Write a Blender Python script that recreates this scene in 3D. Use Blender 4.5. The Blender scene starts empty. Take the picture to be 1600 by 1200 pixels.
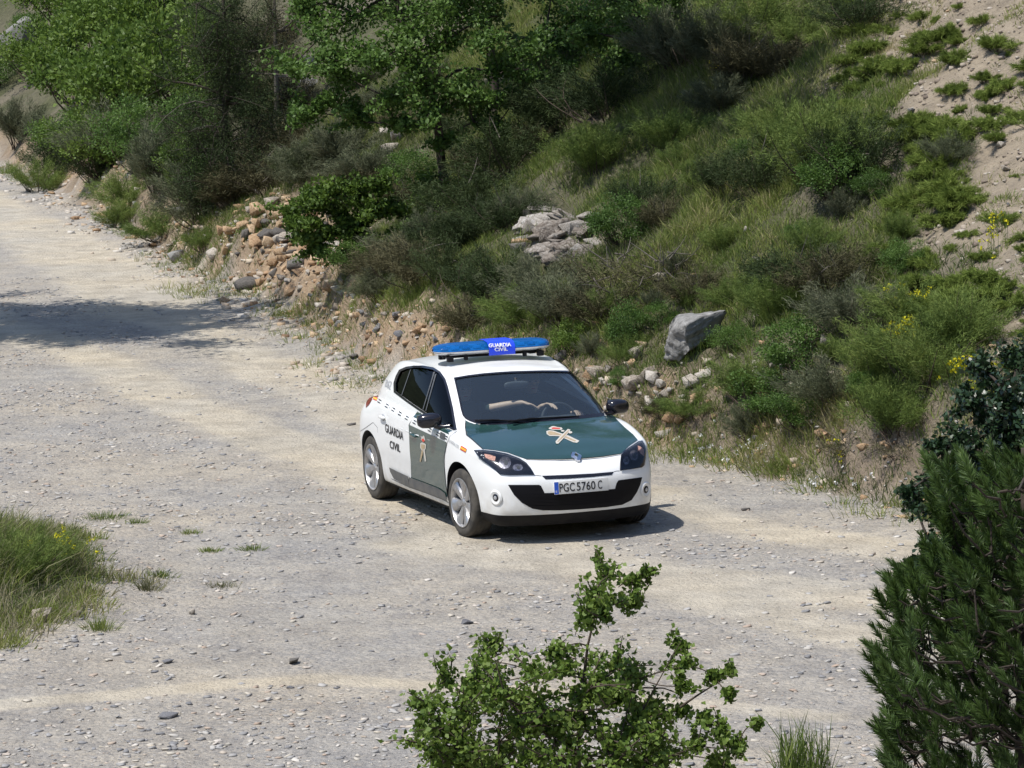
import bpy, bmesh, math, random, os
import numpy as np
from mathutils import Vector, Matrix
from mathutils.bvhtree import BVHTree
from mathutils.geometry import delaunay_2d_cdt
R = math.radians
scene = bpy.context.scene
col = scene.collection

# ------------------------------------------------------------------ camera, world, sun, exposure
FPX = 5750.0                                   # focal length in pixels of the 1600 x 1200 photograph
CAR_CAM = np.array([32.96271723, -11.82486386, 5.44580633])     # the camera seen from the car
CR = np.array([0.34423469, 0.93844304, -0.02876006])
CU = np.array([-0.10281479, 0.06812655, 0.9923648])
CF = np.array([-0.93323716, 0.33864942, -0.11993734])
hx, hy = CF[0], CF[1]
hn = math.hypot(hx, hy)
H = np.array([hx / hn, hy / hn]); RT = np.array([H[1], -H[0]])
def c2w(v):                                    # direction, car frame -> world (world Y = view heading)
    return np.array([v[0] * RT[0] + v[1] * RT[1], v[0] * H[0] + v[1] * H[1], v[2]])
CAM_H = CAR_CAM[2]
CAR_O = c2w(np.array([-CAR_CAM[0], -CAR_CAM[1], 0.0]))           # the car's origin in the world, camera above 0,0
WR, WU, WF = c2w(CR), c2w(CU), c2w(CF)
CAR_ANG = math.atan2(*(c2w(np.array([1.0, 0, 0]))[[1, 0]]))
cam_d = bpy.data.cameras.new('camera')
cam = bpy.data.objects.new('camera', cam_d); col.objects.link(cam)
cam_d.sensor_fit = 'HORIZONTAL'; cam_d.sensor_width = 36.0
cam_d.lens = 36.0 * FPX / 1600.0
cam_d.clip_start = 0.5; cam_d.clip_end = 1500.0
M4 = Matrix.Identity(4)
for i in range(3):
    M4[i][0] = WR[i]; M4[i][1] = WU[i]; M4[i][2] = -WF[i]
M4[2][3] = CAM_H
cam.matrix_world = M4
scene.camera = cam

SUN_DIR = Vector((-0.43, -0.27, 1.0)).normalized()              # towards the sun
sun_d = bpy.data.lights.new('sun', 'SUN'); sun_d.energy = 4.6; sun_d.angle = R(0.53); sun_d.color = (1.0, 0.955, 0.89)
sun = bpy.data.objects.new('sun', sun_d); col.objects.link(sun)
sun.rotation_euler = SUN_DIR.to_track_quat('Z', 'Y').to_euler()
world = bpy.data.worlds.new('World'); scene.world = world; world.use_nodes = True
wn = world.node_tree.nodes; wl = world.node_tree.links
bg = wn['Background']; bg.inputs['Strength'].default_value = 0.15
sky = wn.new('ShaderNodeTexSky'); sky.sky_type = 'NISHITA'; sky.sun_disc = False
sky.sun_elevation = math.asin(SUN_DIR.z); sky.sun_rotation = math.atan2(SUN_DIR.x, SUN_DIR.y)
sky.altitude = 600; sky.air_density = 1.0; sky.dust_density = 1.2
wl.new(sky.outputs[0], bg.inputs[0])
scene.view_settings.view_transform = 'Standard'; scene.view_settings.look = 'None'
scene.view_settings.gamma = 1.0; scene.view_settings.exposure = 0.2; scene.view_settings.use_curve_mapping = False
scene.cycles.max_bounces = 8; scene.cycles.transparent_max_bounces = 16
scene.cycles.caustics_reflective = False; scene.cycles.caustics_refractive = False
scene.cycles.use_denoising = True

def wray(px, py):
    d = WF + (px - 800) / FPX * WR - (py - 600) / FPX * WU
    return d / np.linalg.norm(d)
def cray(px, py):
    d = CF + (px - 800) / FPX * CR - (py - 600) / FPX * CU
    return d / np.linalg.norm(d)
def wpix(P):                                   # world point -> photograph pixel (for layout only)
    P = np.asarray(P, float) - np.array([0, 0, CAM_H])
    z = P @ WF
    return 800 + FPX * (P @ WR) / z, 600 - FPX * (P @ WU) / z

# ------------------------------------------------------------------ helpers
def tag(o, label=None, cat=None, group=None, kind=None):
    if label: o['label'] = label
    if cat: o['category'] = cat
    if group: o['group'] = group
    if kind: o['kind'] = kind
    return o
def mesh_np(name, V, F, smooth=False):
    me = bpy.data.meshes.new(name)
    me.from_pydata([tuple(map(float, v)) for v in V], [], [tuple(map(int, f)) for f in F])
    me.update()
    if smooth: me.shade_smooth()
    return me
def mesh_fast(name, V, F, attrs=None, smooth=False):             # F: (n,k) array of equal-sized faces
    V = np.asarray(V, np.float32); F = np.asarray(F, np.int32)
    me = bpy.data.meshes.new(name)
    k = F.shape[1]
    me.vertices.add(len(V)); me.vertices.foreach_set('co', V.ravel())
    me.loops.add(F.size); me.loops.foreach_set('vertex_index', F.ravel())
    me.polygons.add(len(F)); me.polygons.foreach_set('loop_start', np.arange(0, F.size, k, dtype=np.int32))
    try: me.polygons.foreach_set('loop_total', np.full(len(F), k, np.int32))
    except Exception: pass
    if smooth: me.polygons.foreach_set('use_smooth', np.ones(len(F), bool))
    for an, av in (attrs or {}).items():
        a = me.attributes.new(an, 'FLOAT', 'POINT'); a.data.foreach_set('value', np.asarray(av, np.float32))
    me.update(calc_edges=True)
    return me
def obj(name, me, mat=None, parent=None, loc=None, rot=None):
    o = bpy.data.objects.new(name, me); col.objects.link(o)
    if mat is not None:
        me.materials.clear(); me.materials.append(mat)
    if parent is not None: o.parent = parent
    if loc is not None: o.location = loc
    if rot is not None: o.rotation_euler = rot
    return o
def empty(name, loc=(0, 0, 0), rot=(0, 0, 0)):
    o = bpy.data.objects.new(name, None); col.objects.link(o); o.location = loc; o.rotation_euler = rot
    o.empty_display_size = 0.1
    return o
class MB:                                      # collects primitives into one mesh
    def __init__(s): s.V = []; s.F = []
    def add(s, V, F):
        b = len(s.V); s.V += [tuple(v) for v in V]; s.F += [tuple(i + b for i in f) for f in F]; return s
    def box(s, c, d, m=None, bev=0.0):
        bm = bmesh.new(); bmesh.ops.create_cube(bm, size=1.0)
        for v in bm.verts: v.co = Vector((v.co.x * d[0], v.co.y * d[1], v.co.z * d[2]))
        if bev: bmesh.ops.bevel(bm, geom=list(bm.edges), offset=bev, segments=2, affect='EDGES', profile=0.6)
        if m is not None: bmesh.ops.transform(bm, matrix=m, verts=bm.verts)
        for v in bm.verts: v.co += Vector(c)
        bm.verts.index_update()
        s.add([v.co.copy() for v in bm.verts], [[v.index for v in f.verts] for f in bm.faces]); bm.free(); return s
    def ell(s, c, r, m=None, n=2.0, seg=24, ring=14):      # super-ellipsoid
        V = []; F = []
        sp = lambda v, e: math.copysign(abs(v) ** e, v)
        e = 2.0 / n
        for i in range(ring + 1):
            th = -math.pi / 2 + math.pi * i / ring
            for j in range(seg):
                ph = 2 * math.pi * j / seg
                p = Vector((r[0] * sp(math.cos(th), e) * sp(math.cos(ph), e), r[1] * sp(math.cos(th), e) * sp(math.sin(ph), e), r[2] * sp(math.sin(th), e)))
                if m is not None: p = m @ p
                V.append(p + Vector(c))
        for i in range(ring):
            for j in range(seg):
                F.append((i * seg + j, i * seg + (j + 1) % seg, (i + 1) * seg + (j + 1) % seg, (i + 1) * seg + j))
        return s.add(V, F)
    def tube(s, P, r, seg=10, cap=True):
        P = [Vector(p) for p in P]
        rr = r if hasattr(r, '__len__') else [r] * len(P)
        V = []; F = []
        up = Vector((0, 0, 1)); t0 = (P[1] - P[0]).normalized()
        if abs(t0.dot(up)) > 0.9: up = Vector((1, 0, 0))
        a = t0.cross(up).normalized()
        for i, p in enumerate(P):
            t = (P[min(i + 1, len(P) - 1)] - P[max(i - 1, 0)]).normalized()
            a = (a - t * a.dot(t)).normalized(); b = t.cross(a)
            for j in range(seg):
                an = 2 * math.pi * j / seg
                V.append(p + (a * math.cos(an) + b * math.sin(an)) * rr[i])
        for i in range(len(P) - 1):
            for j in range(seg):
                F.append((i * seg + j, i * seg + (j + 1) % seg, (i + 1) * seg + (j + 1) % seg, (i + 1) * seg + j))
        if cap: F.append(tuple(range(seg))[::-1]); F.append(tuple(range((len(P) - 1) * seg, len(P) * seg)))
        return s.add(V, F)
    def lathe(s, prof, axis='y', c=(0, 0, 0), seg=48, close=False):   # prof: (radius, along)
        V = []; F = []; n = len(prof)
        for j in range(seg):
            an = 2 * math.pi * j / seg
            for (r, h) in prof:
                a, b = r * math.cos(an), r * math.sin(an)
                p = {'y': (a, h, b), 'x': (h, a, b), 'z': (a, b, h)}[axis]
                V.append((p[0] + c[0], p[1] + c[1], p[2] + c[2]))
        for j in range(seg):
            for i in range(n if close else n - 1):
                F.append((j * n + i, j * n + (i + 1) % n, ((j + 1) % seg) * n + (i + 1) % n, ((j + 1) % seg) * n + i))
        return s.add(V, F)
    def build(s, name, mat, parent=None, smooth=True, loc=None, rot=None, angle=None):
        bm = bmesh.new()
        vs = [bm.verts.new(v) for v in s.V]
        for f in s.F:
            try: bm.faces.new([vs[i] for i in f])
            except ValueError: pass
        bmesh.ops.recalc_face_normals(bm, faces=bm.faces)
        if smooth:
            for f in bm.faces: f.smooth = True
            for e in bm.edges:
                if len(e.link_faces) == 2 and e.calc_face_angle(0) > (angle or 0.7): e.smooth = False
        me = bpy.data.meshes.new(name); bm.to_mesh(me); bm.free()
        return obj(name, me, mat, parent, loc, rot)

# ------------------------------------------------------------------ materials
def nmat(name):
    m = bpy.data.materials.new(name); m.use_nodes = True
    nt = m.node_tree; b = nt.nodes['Principled BSDF']; return m, nt.nodes, nt.links, b
def pmat(name, c, rough=0.5, metal=0.0, spec=0.5, coat=0.0, noise=0.0, nscale=20.0, trans=0.0, bump=0.0, dust=None):
    m, N, L, b = nmat(name)
    b.inputs['Base Color'].default_value = (*c, 1); b.inputs['Roughness'].default_value = rough
    b.inputs['Metallic'].default_value = metal; b.inputs['Specular IOR Level'].default_value = spec
    b.inputs['Coat Weight'].default_value = coat; b.inputs['Coat Roughness'].default_value = 0.06
    b.inputs['Transmission Weight'].default_value = trans
    if noise or bump or dust:
        tc = N.new('ShaderNodeTexCoord'); nz = N.new('ShaderNodeTexNoise')
        nz.inputs['Scale'].default_value = nscale; nz.inputs['Detail'].default_value = 6
        L.new(tc.outputs['Object'], nz.inputs['Vector'])
        mx = N.new('ShaderNodeMix'); mx.data_type = 'RGBA'; mx.blend_type = 'MULTIPLY'
        mx.inputs[6].default_value = (*c, 1)
        rp = N.new('ShaderNodeValToRGB'); rp.color_ramp.elements[0].position = 0.3; rp.color_ramp.elements[1].position = 0.7
        rp.color_ramp.elements[0].color = (1 - noise,) * 3 + (1,); rp.color_ramp.elements[1].color = (1 + noise * 0.3,) * 3 + (1,)
        L.new(nz.outputs['Fac'], rp.inputs[0]); L.new(rp.outputs[0], mx.inputs[7]); mx.inputs[0].default_value = 1.0
        out = mx.outputs[2]
        if dust:                               # road dust: colour, height it fades out at, amount
            dc, dh, da = dust
            sp = N.new('ShaderNodeSeparateXYZ'); L.new(tc.outputs['Object'], sp.inputs[0])
            mr = N.new('ShaderNodeMapRange'); mr.inputs[1].default_value = 0.12; mr.inputs[2].default_value = dh
            mr.inputs[3].default_value = da; mr.inputs[4].default_value = 0.0
            L.new(sp.outputs['Z'], mr.inputs[0])
            ml = N.new('ShaderNodeMath'); ml.operation = 'MULTIPLY'; L.new(mr.outputs[0], ml.inputs[0])
            n2 = N.new('ShaderNodeTexNoise'); n2.inputs['Scale'].default_value = 9; n2.inputs['Detail'].default_value = 5
            L.new(tc.outputs['Object'], n2.inputs['Vector']); r2 = N.new('ShaderNodeMapRange')
            r2.inputs[1].default_value = 0.3; r2.inputs[2].default_value = 0.62; L.new(n2.outputs['Fac'], r2.inputs[0]); L.new(r2.outputs[0], ml.inputs[1])
            m2 = N.new('ShaderNodeMix'); m2.data_type = 'RGBA'; m2.inputs[7].default_value = (*dc, 1)
            L.new(ml.outputs[0], m2.inputs[0]); L.new(out, m2.inputs[6]); out = m2.outputs[2]
            ra = N.new('ShaderNodeMath'); ra.operation = 'MULTIPLY_ADD'; L.new(ml.outputs[0], ra.inputs[0]); ra.inputs[1].default_value = 0.5; ra.inputs[2].default_value = rough
            L.new(ra.outputs[0], b.inputs['Roughness'])
        L.new(out, b.inputs['Base Color'])
        if bump:
            bp = N.new('ShaderNodeBump'); bp.inputs['Strength'].default_value = bump; bp.inputs['Distance'].default_value = 0.01
            L.new(nz.outputs['Fac'], bp.inputs['Height']); L.new(bp.outputs[0], b.inputs['Normal'])
    return m
def glassmat(name, tint, refl=1.0, rough=0.01, haze=0.0, hc=(0.5, 0.5, 0.5)):
    m = bpy.data.materials.new(name); m.use_nodes = True; N = m.node_tree.nodes; L = m.node_tree.links
    for n in list(N): N.remove(n)
    o = N.new('ShaderNodeOutputMaterial'); t = N.new('ShaderNodeBsdfTransparent'); t.inputs[0].default_value = (*tint, 1)
    g = N.new('ShaderNodeBsdfGlossy'); g.inputs['Roughness'].default_value = rough; g.inputs[0].default_value = (refl, refl, refl, 1)
    f = N.new('ShaderNodeFresnel'); f.inputs[0].default_value = 1.5
    mx = N.new('ShaderNodeMixShader'); L.new(f.outputs[0], mx.inputs[0]); L.new(t.outputs[0], mx.inputs[1]); L.new(g.outputs[0], mx.inputs[2])
    out = mx.outputs[0]
    if haze:                                   # diffuse veil: sky haze painted into the windscreen, own tint of the dome
        d = N.new('ShaderNodeBsdfDiffuse'); d.inputs[0].default_value = (*hc, 1)
        m2 = N.new('ShaderNodeMixShader'); m2.inputs[0].default_value = haze; L.new(out, m2.inputs[1]); L.new(d.outputs[0], m2.inputs[2]); out = m2.outputs[0]
    L.new(out, o.inputs[0])
    return m
DUST = (0.42, 0.37, 0.29)
M_white = pmat('white_paint', (0.80, 0.81, 0.80), 0.28, coat=0.6, noise=0.04, nscale=3, dust=(DUST, 0.58, 0.6))
M_green = pmat('green_paint', (0.018, 0.055, 0.050), 0.25, coat=0.9, noise=0.12, nscale=4, dust=(DUST, 0.8, 0.02))
M_black = pmat('black_gloss_plastic', (0.012, 0.012, 0.018), 0.18, spec=0.6)
M_trim = pmat('black_matt_plastic', (0.008, 0.008, 0.010), 0.6, spec=0.2, noise=0.3, nscale=30, dust=(DUST, 0.5, 0.02))
M_trim2 = pmat('grey_side_moulding', (0.075, 0.08, 0.085), 0.55, noise=0.2, nscale=20, dust=(DUST, 0.55, 0.3))
M_seam = pmat('panel_gap', (0.01, 0.01, 0.012), 0.8)
M_tyre = pmat('tyre_rubber', (0.028, 0.027, 0.026), 0.85, noise=0.4, nscale=25, bump=0.4, dust=(DUST, 3.0, 0.14))
M_rim = pmat('silver_wheel', (0.50, 0.50, 0.51), 0.34, metal=0.75, noise=0.15, nscale=30, dust=(DUST, 3.0, 0.2))
M_hub = pmat('dark_wheel_well', (0.012, 0.012, 0.012), 0.9)
M_chrome = pmat('chrome', (0.75, 0.76, 0.80), 0.12, metal=1.0)
M_wind = glassmat('windscreen_glass', (0.78, 0.86, 0.88), 1.0, 0.01, 0.060, (0.26, 0.36, 0.50))
M_side = glassmat('tinted_side_glass', (0.10, 0.11, 0.11), 0.5, 0.02)
M_sidel = glassmat('clear_side_glass', (0.75, 0.80, 0.78), 0.6, 0.02)
M_lamp = glassmat('lamp_lens_glass', (0.80, 0.82, 0.85), 1.0, 0.02)
M_int = pmat('cabin_plastic', (0.030, 0.033, 0.038), 0.7, noise=0.1)
M_dash = pmat('dashboard_top', (0.045, 0.05, 0.055), 0.75, noise=0.1)
M_seat = pmat('seat_cloth', (0.03, 0.033, 0.04), 0.9, noise=0.2, nscale=60)
M_liner = pmat('pale_pillar_lining', (0.42, 0.44, 0.42), 0.8)
M_plate = pmat('plate_white', (0.66, 0.66, 0.64), 0.4)
M_ink = pmat('black_ink', (0.015, 0.015, 0.018), 0.6)
M_inkg = pmat('grey_ink', (0.35, 0.36, 0.38), 0.6)
M_eu = pmat('plate_blue_band', (0.02, 0.10, 0.55), 0.4)
M_red = pmat('red_sticker', (0.55, 0.05, 0.03), 0.5)
M_yel = pmat('yellow_sticker', (0.85, 0.45, 0.05), 0.5)
M_tan = pmat('tan_emblem', (0.40, 0.31, 0.19), 0.5, noise=0.2, nscale=60)
M_whs = pmat('white_sticker', (0.75, 0.75, 0.73), 0.45)
M_whe = pmat('emblem_edge', (0.50, 0.47, 0.42), 0.5)
M_amber = pmat('amber_reflector', (0.90, 0.50, 0.38), 0.25, noise=0.5, nscale=60)  # indicator amber, lightened to pink with glare put into the colour
M_tail = pmat('tail_lamp_red', (0.22, 0.008, 0.01), 0.12, coat=1.0)
M_blue = glassmat('blue_lamp_dome', (0.16, 0.55, 1.0), 1.0, 0.03, 0.22, (0.005, 0.26, 0.85))
M_bluep = pmat('blue_sign_panel', (0.02, 0.07, 0.75), 0.35)
M_silv = pmat('light_bar_base', (0.50, 0.51, 0.52), 0.4, metal=0.4)
M_skin = pmat('skin', (0.66, 0.45, 0.33), 0.55, noise=0.1, nscale=30)
M_uni = pmat('dark_green_uniform', (0.018, 0.035, 0.026), 0.9, noise=0.2, nscale=40)
M_hair = pmat('dark_hair', (0.02, 0.015, 0.012), 0.7)
# ------------------------------------------------------------------ the car (built in its own frame: x forward, y to its left, z up)
def catmull(P, n, axis=0):                     # dense Catmull-Rom through control rows
    P = np.moveaxis(np.asarray(P, float), axis, 0)
    ext = np.concatenate([2 * P[:1] - P[1:2], P, 2 * P[-1:] - P[-2:-1]])
    out = []
    for i in range(len(P) - 1):
        a, b, c, d = ext[i], ext[i + 1], ext[i + 2], ext[i + 3]
        for k in range(n):
            t = k / n
            out.append(0.5 * (2 * b + (c - a) * t + (2 * a - 5 * b + 4 * c - d) * t * t + (3 * b - a - 3 * c + d) * t ** 3))
    out.append(P[-1])
    return np.moveaxis(np.array(out), 0, axis)
def closed_half_grid(G, nr, nc):               # G[rows][cols][3], y<=0 half; first row bottom, last row on y = 0; closes to a solid
    G = np.array(G, float)
    D = catmull(catmull(G, nr, 0), nc, 1)
    D[:, 0, 1] = 0; D[:, -1, 1] = 0; D[-1, :, 1] = 0
    D[:, :, 1] = np.minimum(D[:, :, 1], 0)
    D[1:-1, 1:-1, 1] = np.minimum(D[1:-1, 1:-1, 1], -1e-3)
    # bottom: one more row folded to the centre line
    bot = D[0].copy(); bot[:, 1] = 0
    D = np.concatenate([bot[None], D], 0)
    r, c = D.shape[:2]
    V = []; F = []
    for sgn in (1, -1):
        b = len(V)
        V += [(p[0], p[1] * sgn, p[2]) for row in D for p in row]
        for i in range(r - 1):
            for j in range(c - 1):
                q = (b + i * c + j, b + i * c + j + 1, b + (i + 1) * c + j + 1, b + (i + 1) * c + j)
                F.append(q if sgn == 1 else q[::-1])
    bm = bmesh.new(); vs = [bm.verts.new(v) for v in V]
    for f in F: bm.faces.new([vs[i] for i in f])
    bmesh.ops.remove_doubles(bm, verts=bm.verts, dist=5e-4)
    bmesh.ops.dissolve_degenerate(bm, edges=bm.edges, dist=1e-5)
    bmesh.ops.recalc_face_normals(bm, faces=bm.faces)
    return bm

# lower body control net: columns run from the nose round the corner along the side to the tail
#        nose                corner        arch   wing   door                 arch                tail
LX_top = [2.02, 2.01, 1.970, 1.87, 1.68, 1.32, 0.98, 0.30, -0.40, -0.95, -1.30, -1.60, -1.76, -1.88, -1.93]
LY =     [0.0, 0.28, 0.54, 0.735, 0.835, 0.893, 0.900, 0.904, 0.904, 0.904, 0.904, 0.872, 0.745, 0.42, 0.0]
LZe =    [0.725, 0.727, 0.735, 0.765, 0.815, 0.885, 0.925, 0.945, 0.965, 0.985, 0.99, 0.965, 0.93, 0.91, 0.90]
nose =   [2.177, 2.160, 2.095, 1.975, 1.72, 1.32, 0.98, 0.30, -0.40, -0.95, -1.32, -1.70, -1.97, -2.09, -2.118]
spx =    [1.98, 1.97, 1.93, 1.85, 1.66, 1.34, 1.05, 0.35, -0.40, -0.95, -1.30, -1.60, -1.80, -1.88, -1.92]
spz =    [0.755, 0.76, 0.775, 0.80, 0.86, 0.925, 0.965, 0.99, 1.00, 1.01, 1.01, 0.99, 0.96, 0.94, 0.93]
rows = []
zs = [0.165, 0.215, 0.30, 0.44, 0.58]
ws = [0.90, 0.945, 0.972, 0.985, 0.998]
fx = [-0.10, -0.055, -0.012, 0.0, -0.012]
sidez = [0.205, 0.225, 0.31, 0.46, 0.60]
for k in range(5):
    row = []
    for j in range(15):
        side = 5 <= j <= 11
        x = nose[j] + (fx[k] if j < 5 else (-fx[k] if j > 11 else 0.0)) * (1.0 if j < 4 or j > 12 else 0.6)
        z = zs[k] if not side else sidez[k]
        if j in (4, 12): z = 0.5 * (zs[k] + sidez[k])
        if j >= 12: z = z + 0.05 * (1 - k / 4)
        y = LY[j] * ws[k]
        if j < 4: y = LY[j] * (ws[k] * 0.5 + 0.5) * 1.015
        row.append((x, -y, z))
    rows.append(row)
def lerp(a, b, t): return a + (b - a) * t
r5 = []
for j in range(15):
    b = rows[4][j]
    r5.append((lerp(b[0], LX_top[j], 0.42), -LY[j] * 0.992, lerp(b[2], LZe[j], 0.62)))
rows.append(r5)
r6 = [(LX_top[j], -LY[j] * (0.975 if j <= 4 else (0.958 if j < 10 else 0.905)), LZe[j]) for j in range(15)]
rows.append(r6)
for q in (0.16, 0.42, 0.72, 1.0):
    row = []
    for j in range(15):
        zz = lerp(LZe[j], spz[j], 1 - (1 - q) ** 1.9)
        row.append((lerp(r6[j][0], spx[j], q), r6[j][1] * (1 - q), zz))
    rows.append(row)
lower_bm = closed_half_grid(rows, 4, 10)

# greenhouse net
GBx = [1.135, 1.10, 1.01, 0.86, 0.45, -0.40, -1.08, -1.50, -1.72, -1.83, -1.86]
GBy = [0.0, 0.37, 0.64, 0.785, 0.845, 0.848, 0.82, 0.73, 0.57, 0.33, 0.0]
GBz = [0.955, 0.952, 0.945, 0.935, 0.935, 0.95, 0.98, 1.00, 1.00, 1.00, 1.00]
GRx = [0.395, 0.375, 0.300, 0.20, -0.10, -0.55, -1.02, -1.34, -1.50, -1.58, -1.60]
GRy = [0.0, 0.31, 0.525, 0.615, 0.655, 0.660, 0.632, 0.570, 0.45, 0.25, 0.0]
GRz = [1.368, 1.367, 1.358, 1.358, 1.390, 1.402, 1.375, 1.325, 1.300, 1.295, 1.295]
GSx = [0.20, 0.18, 0.12, 0.05, -0.12, -0.50, -0.95, -1.25, -1.38, -1.44, -1.46]
GSz = [1.415, 1.418, 1.424, 1.430, 1.447, 1.458, 1.432, 1.392, 1.370, 1.358, 1.352]
def greenhouse(inset=0.0, base=0.80):
    g = []
    k = 11
    def ins(x, y, z, a):
        s = 1 - inset / max(y, 0.3) if y > 0.02 else 1
        xx = x - inset * (1.0 if a < 3 else (-1.0 if a > 7 else 0.0))
        return (xx, -max(y - inset, 0.0) if y > 0.02 else 0.0, z - inset * 0.6)
    # extrapolate below the belt along the pillar line
    low = []
    for j in range(k):
        t = -(0.93 - base) / (GRz[j] - GBz[j])
        if base < 0.7:
            low.append((lerp(GBx[j], GRx[j], 0.0) - (0.25 if j < 3 else 0), -min(GBy[j], 0.72) , base))
        else:
            low.append(ins(lerp(GBx[j], GRx[j], t), lerp(GBy[j], GRy[j], t), lerp(GBz[j], GRz[j], t), j))
    g.append(low)
    for t in (0.0, 0.25, 0.5, 0.75):
        bul = 0.030 * math.sin(math.pi * min(t, 1) * 0.95)
        row = []
        for j in range(k):
            x = lerp(GBx[j], GRx[j], t); y = lerp(GBy[j], GRy[j], t); z = lerp(GBz[j], GRz[j], t)
            if j < 3: x += bul * 0.8
            elif j > 7: x -= bul * 1.4
            if 2 <= j <= 8: y += bul
            row.append(ins(x, y, z, j))
        g.append(row)
    g.append([ins(GRx[j], GRy[j], GRz[j], j) for j in range(k)])
    for q in (0.14, 0.4, 0.7, 1.0):
        row = []
        for j in range(k):
            x = lerp(GRx[j], GSx[j], q); z = lerp(GRz[j], GSz[j], 1 - (1 - q) ** 1.8)
            p = ins(x, GRy[j] * (1 - q) if q < 1 else 0.0, z, j)
            row.append((p[0], p[1], p[2]))
        g.append(row)
    return closed_half_grid(g, 5, 12)
green_bm = greenhouse()
cav_bm = greenhouse(0.05, 0.42)

def bm_to_me(bm, name):
    for f in bm.faces: f.smooth = True
    me = bpy.data.meshes.new(name); bm.to_mesh(me); return me
# ray target: outer skin before anything is cut
def bvh_of(bms):
    V = []; F = []
    for bm in bms:
        bm.verts.index_update(); b = len(V)
        V += [v.co.copy() for v in bm.verts]; F += [[v.index + b for v in f.verts] for f in bm.faces]
    return BVHTree.FromPolygons(V, F)
SKIN = bvh_of([lower_bm, green_bm]); SKIN_LOW = bvh_of([lower_bm]); SKIN_UP = bvh_of([green_bm])
CC = Vector(CAR_CAM)
def hit(px, py, bvh=None):
    d = Vector(cray(px, py))
    r = (bvh or SKIN).ray_cast(CC, d)
    if r[0] is None:
        for k in range(1, 60):                 # just off the outline: step towards the car's middle
            qx = px + (800 - px) * 0.006 * k; qy = py + (690 - py) * 0.006 * k
            r = (bvh or SKIN).ray_cast(CC, Vector(cray(qx, qy)))
            if r[0] is not None: break
    if r[0] is None: return None, None
    n = r[1]
    if n.dot(d) > 0: n = -n
    return r[0], n
def smooth_poly(P, n=4):                       # closed polygon refinement, straight
    out = []
    for i in range(len(P)):
        a = np.array(P[i]); b = np.array(P[(i + 1) % len(P)])
        L_ = np.linalg.norm(b - a); m = max(1, int(L_ / n))
        for k in range(m): out.append(tuple(a + (b - a) * k / m))
    return out
def inpoly(x, y, P):
    c = False; j = len(P) - 1
    for i in range(len(P)):
        if (P[i][1] > y) != (P[j][1] > y) and x < (P[j][0] - P[i][0]) * (y - P[i][1]) / (P[j][1] - P[i][1]) + P[i][0]: c = not c
        j = i
    return c
def fill2d(P, step):
    B = smooth_poly(P, step)
    xs = [p[0] for p in B]; ys = [p[1] for p in B]
    pts = list(B); y = min(ys) + step / 2
    while y < max(ys):
        x = min(xs) + step / 2
        while x < max(xs):
            if inpoly(x, y, B) and min((x - b[0]) ** 2 + (y - b[1]) ** 2 for b in B) > (step * 0.45) ** 2: pts.append((x, y))
            x += step
        y += step
    n = len(B)
    r = delaunay_2d_cdt([Vector(p) for p in pts], [(i, (i + 1) % n) for i in range(n)], [], 1, 1e-4)
    return [tuple(v) for v in r[0]], [tuple(f) for f in r[2]], n
def face_cam(V, F):                            # wind every face outward (the side the ray came from)
    out = []
    for f in F:
        a, b, c = Vector(V[f[0]]), Vector(V[f[1]]), Vector(V[f[2]])
        out.append(tuple(f) if (b - a).cross(c - a).dot(CC - a) > 0 else tuple(f)[::-1])
    return out
def patch(name, P, mat, parent, off=0.003, step=4.0, thick=0.0, mirror=False, bvh=None, smooth=True, inward=0.0):
    V2, F, nb = fill2d(P, step)
    V = []; 
    for p in V2:
        h, n = hit(p[0], p[1], bvh)
        if h is None: h, n = Vector((0, 0, 0.5)), Vector((1, 0, 0))
        V.append(h + n * off)
    F = face_cam(V, F)
    mb = MB(); mb.add(V, F)
    me = mesh_np(name, mb.V, mb.F, smooth)
    return obj(name, me, mat, parent)
def strip(name, P, mat, parent, w=0.006, off=0.002, mirror=False, bvh=None, step=2.0):
    Q = []
    for i in range(len(P) - 1):
        a = np.array(P[i]); b = np.array(P[i + 1]); m = max(1, int(np.linalg.norm(b - a) / step))
        Q += [tuple(a + (b - a) * k / m) for k in range(m)]
    Q.append(P[-1])
    H_ = [hit(p[0], p[1], bvh) for p in Q]; H_ = [h for h in H_ if h[0] is not None]
    V = []; F = []
    for i, (h, n) in enumerate(H_):
        t = (H_[min(i + 1, len(H_) - 1)][0] - H_[max(i - 1, 0)][0]).normalized(); s = t.cross(n).normalized()
        V += [h + n * off + s * w / 2, h + n * off - s * w / 2]
    for i in range(len(H_) - 1): F.append((2 * i, 2 * i + 1, 2 * i + 3, 2 * i + 2))
    mb = MB(); mb.add(V, F)
    if mirror: mb.add([(v[0], -v[1], v[2]) for v in V], [f[::-1] for f in F])
    return obj(name, mesh_np(name, mb.V, mb.F, True), mat, parent)
def text_mesh(s, bold=0.0, cond=1.0):          # 2D text as (verts, faces), unit box 0..1 wide, 0..1 high
    cu = bpy.data.curves.new('t', 'FONT'); cu.body = s; cu.size = 1.0; cu.offset = bold; cu.fill_mode = 'FRONT'; cu.resolution_u = 3
    o = bpy.data.objects.new('t', cu); col.objects.link(o)
    dg = bpy.context.evaluated_depsgraph_get(); me = o.evaluated_get(dg).to_mesh()
    V = np.array([v.co[:2] for v in me.vertices]); F = [tuple(p.vertices) for p in me.polygons]
    o.evaluated_get(dg).to_mesh_clear(); bpy.data.objects.remove(o); bpy.data.curves.remove(cu)
    mn = V.min(0); mx = V.max(0)
    return (V - mn) / (mx - mn), F
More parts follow.
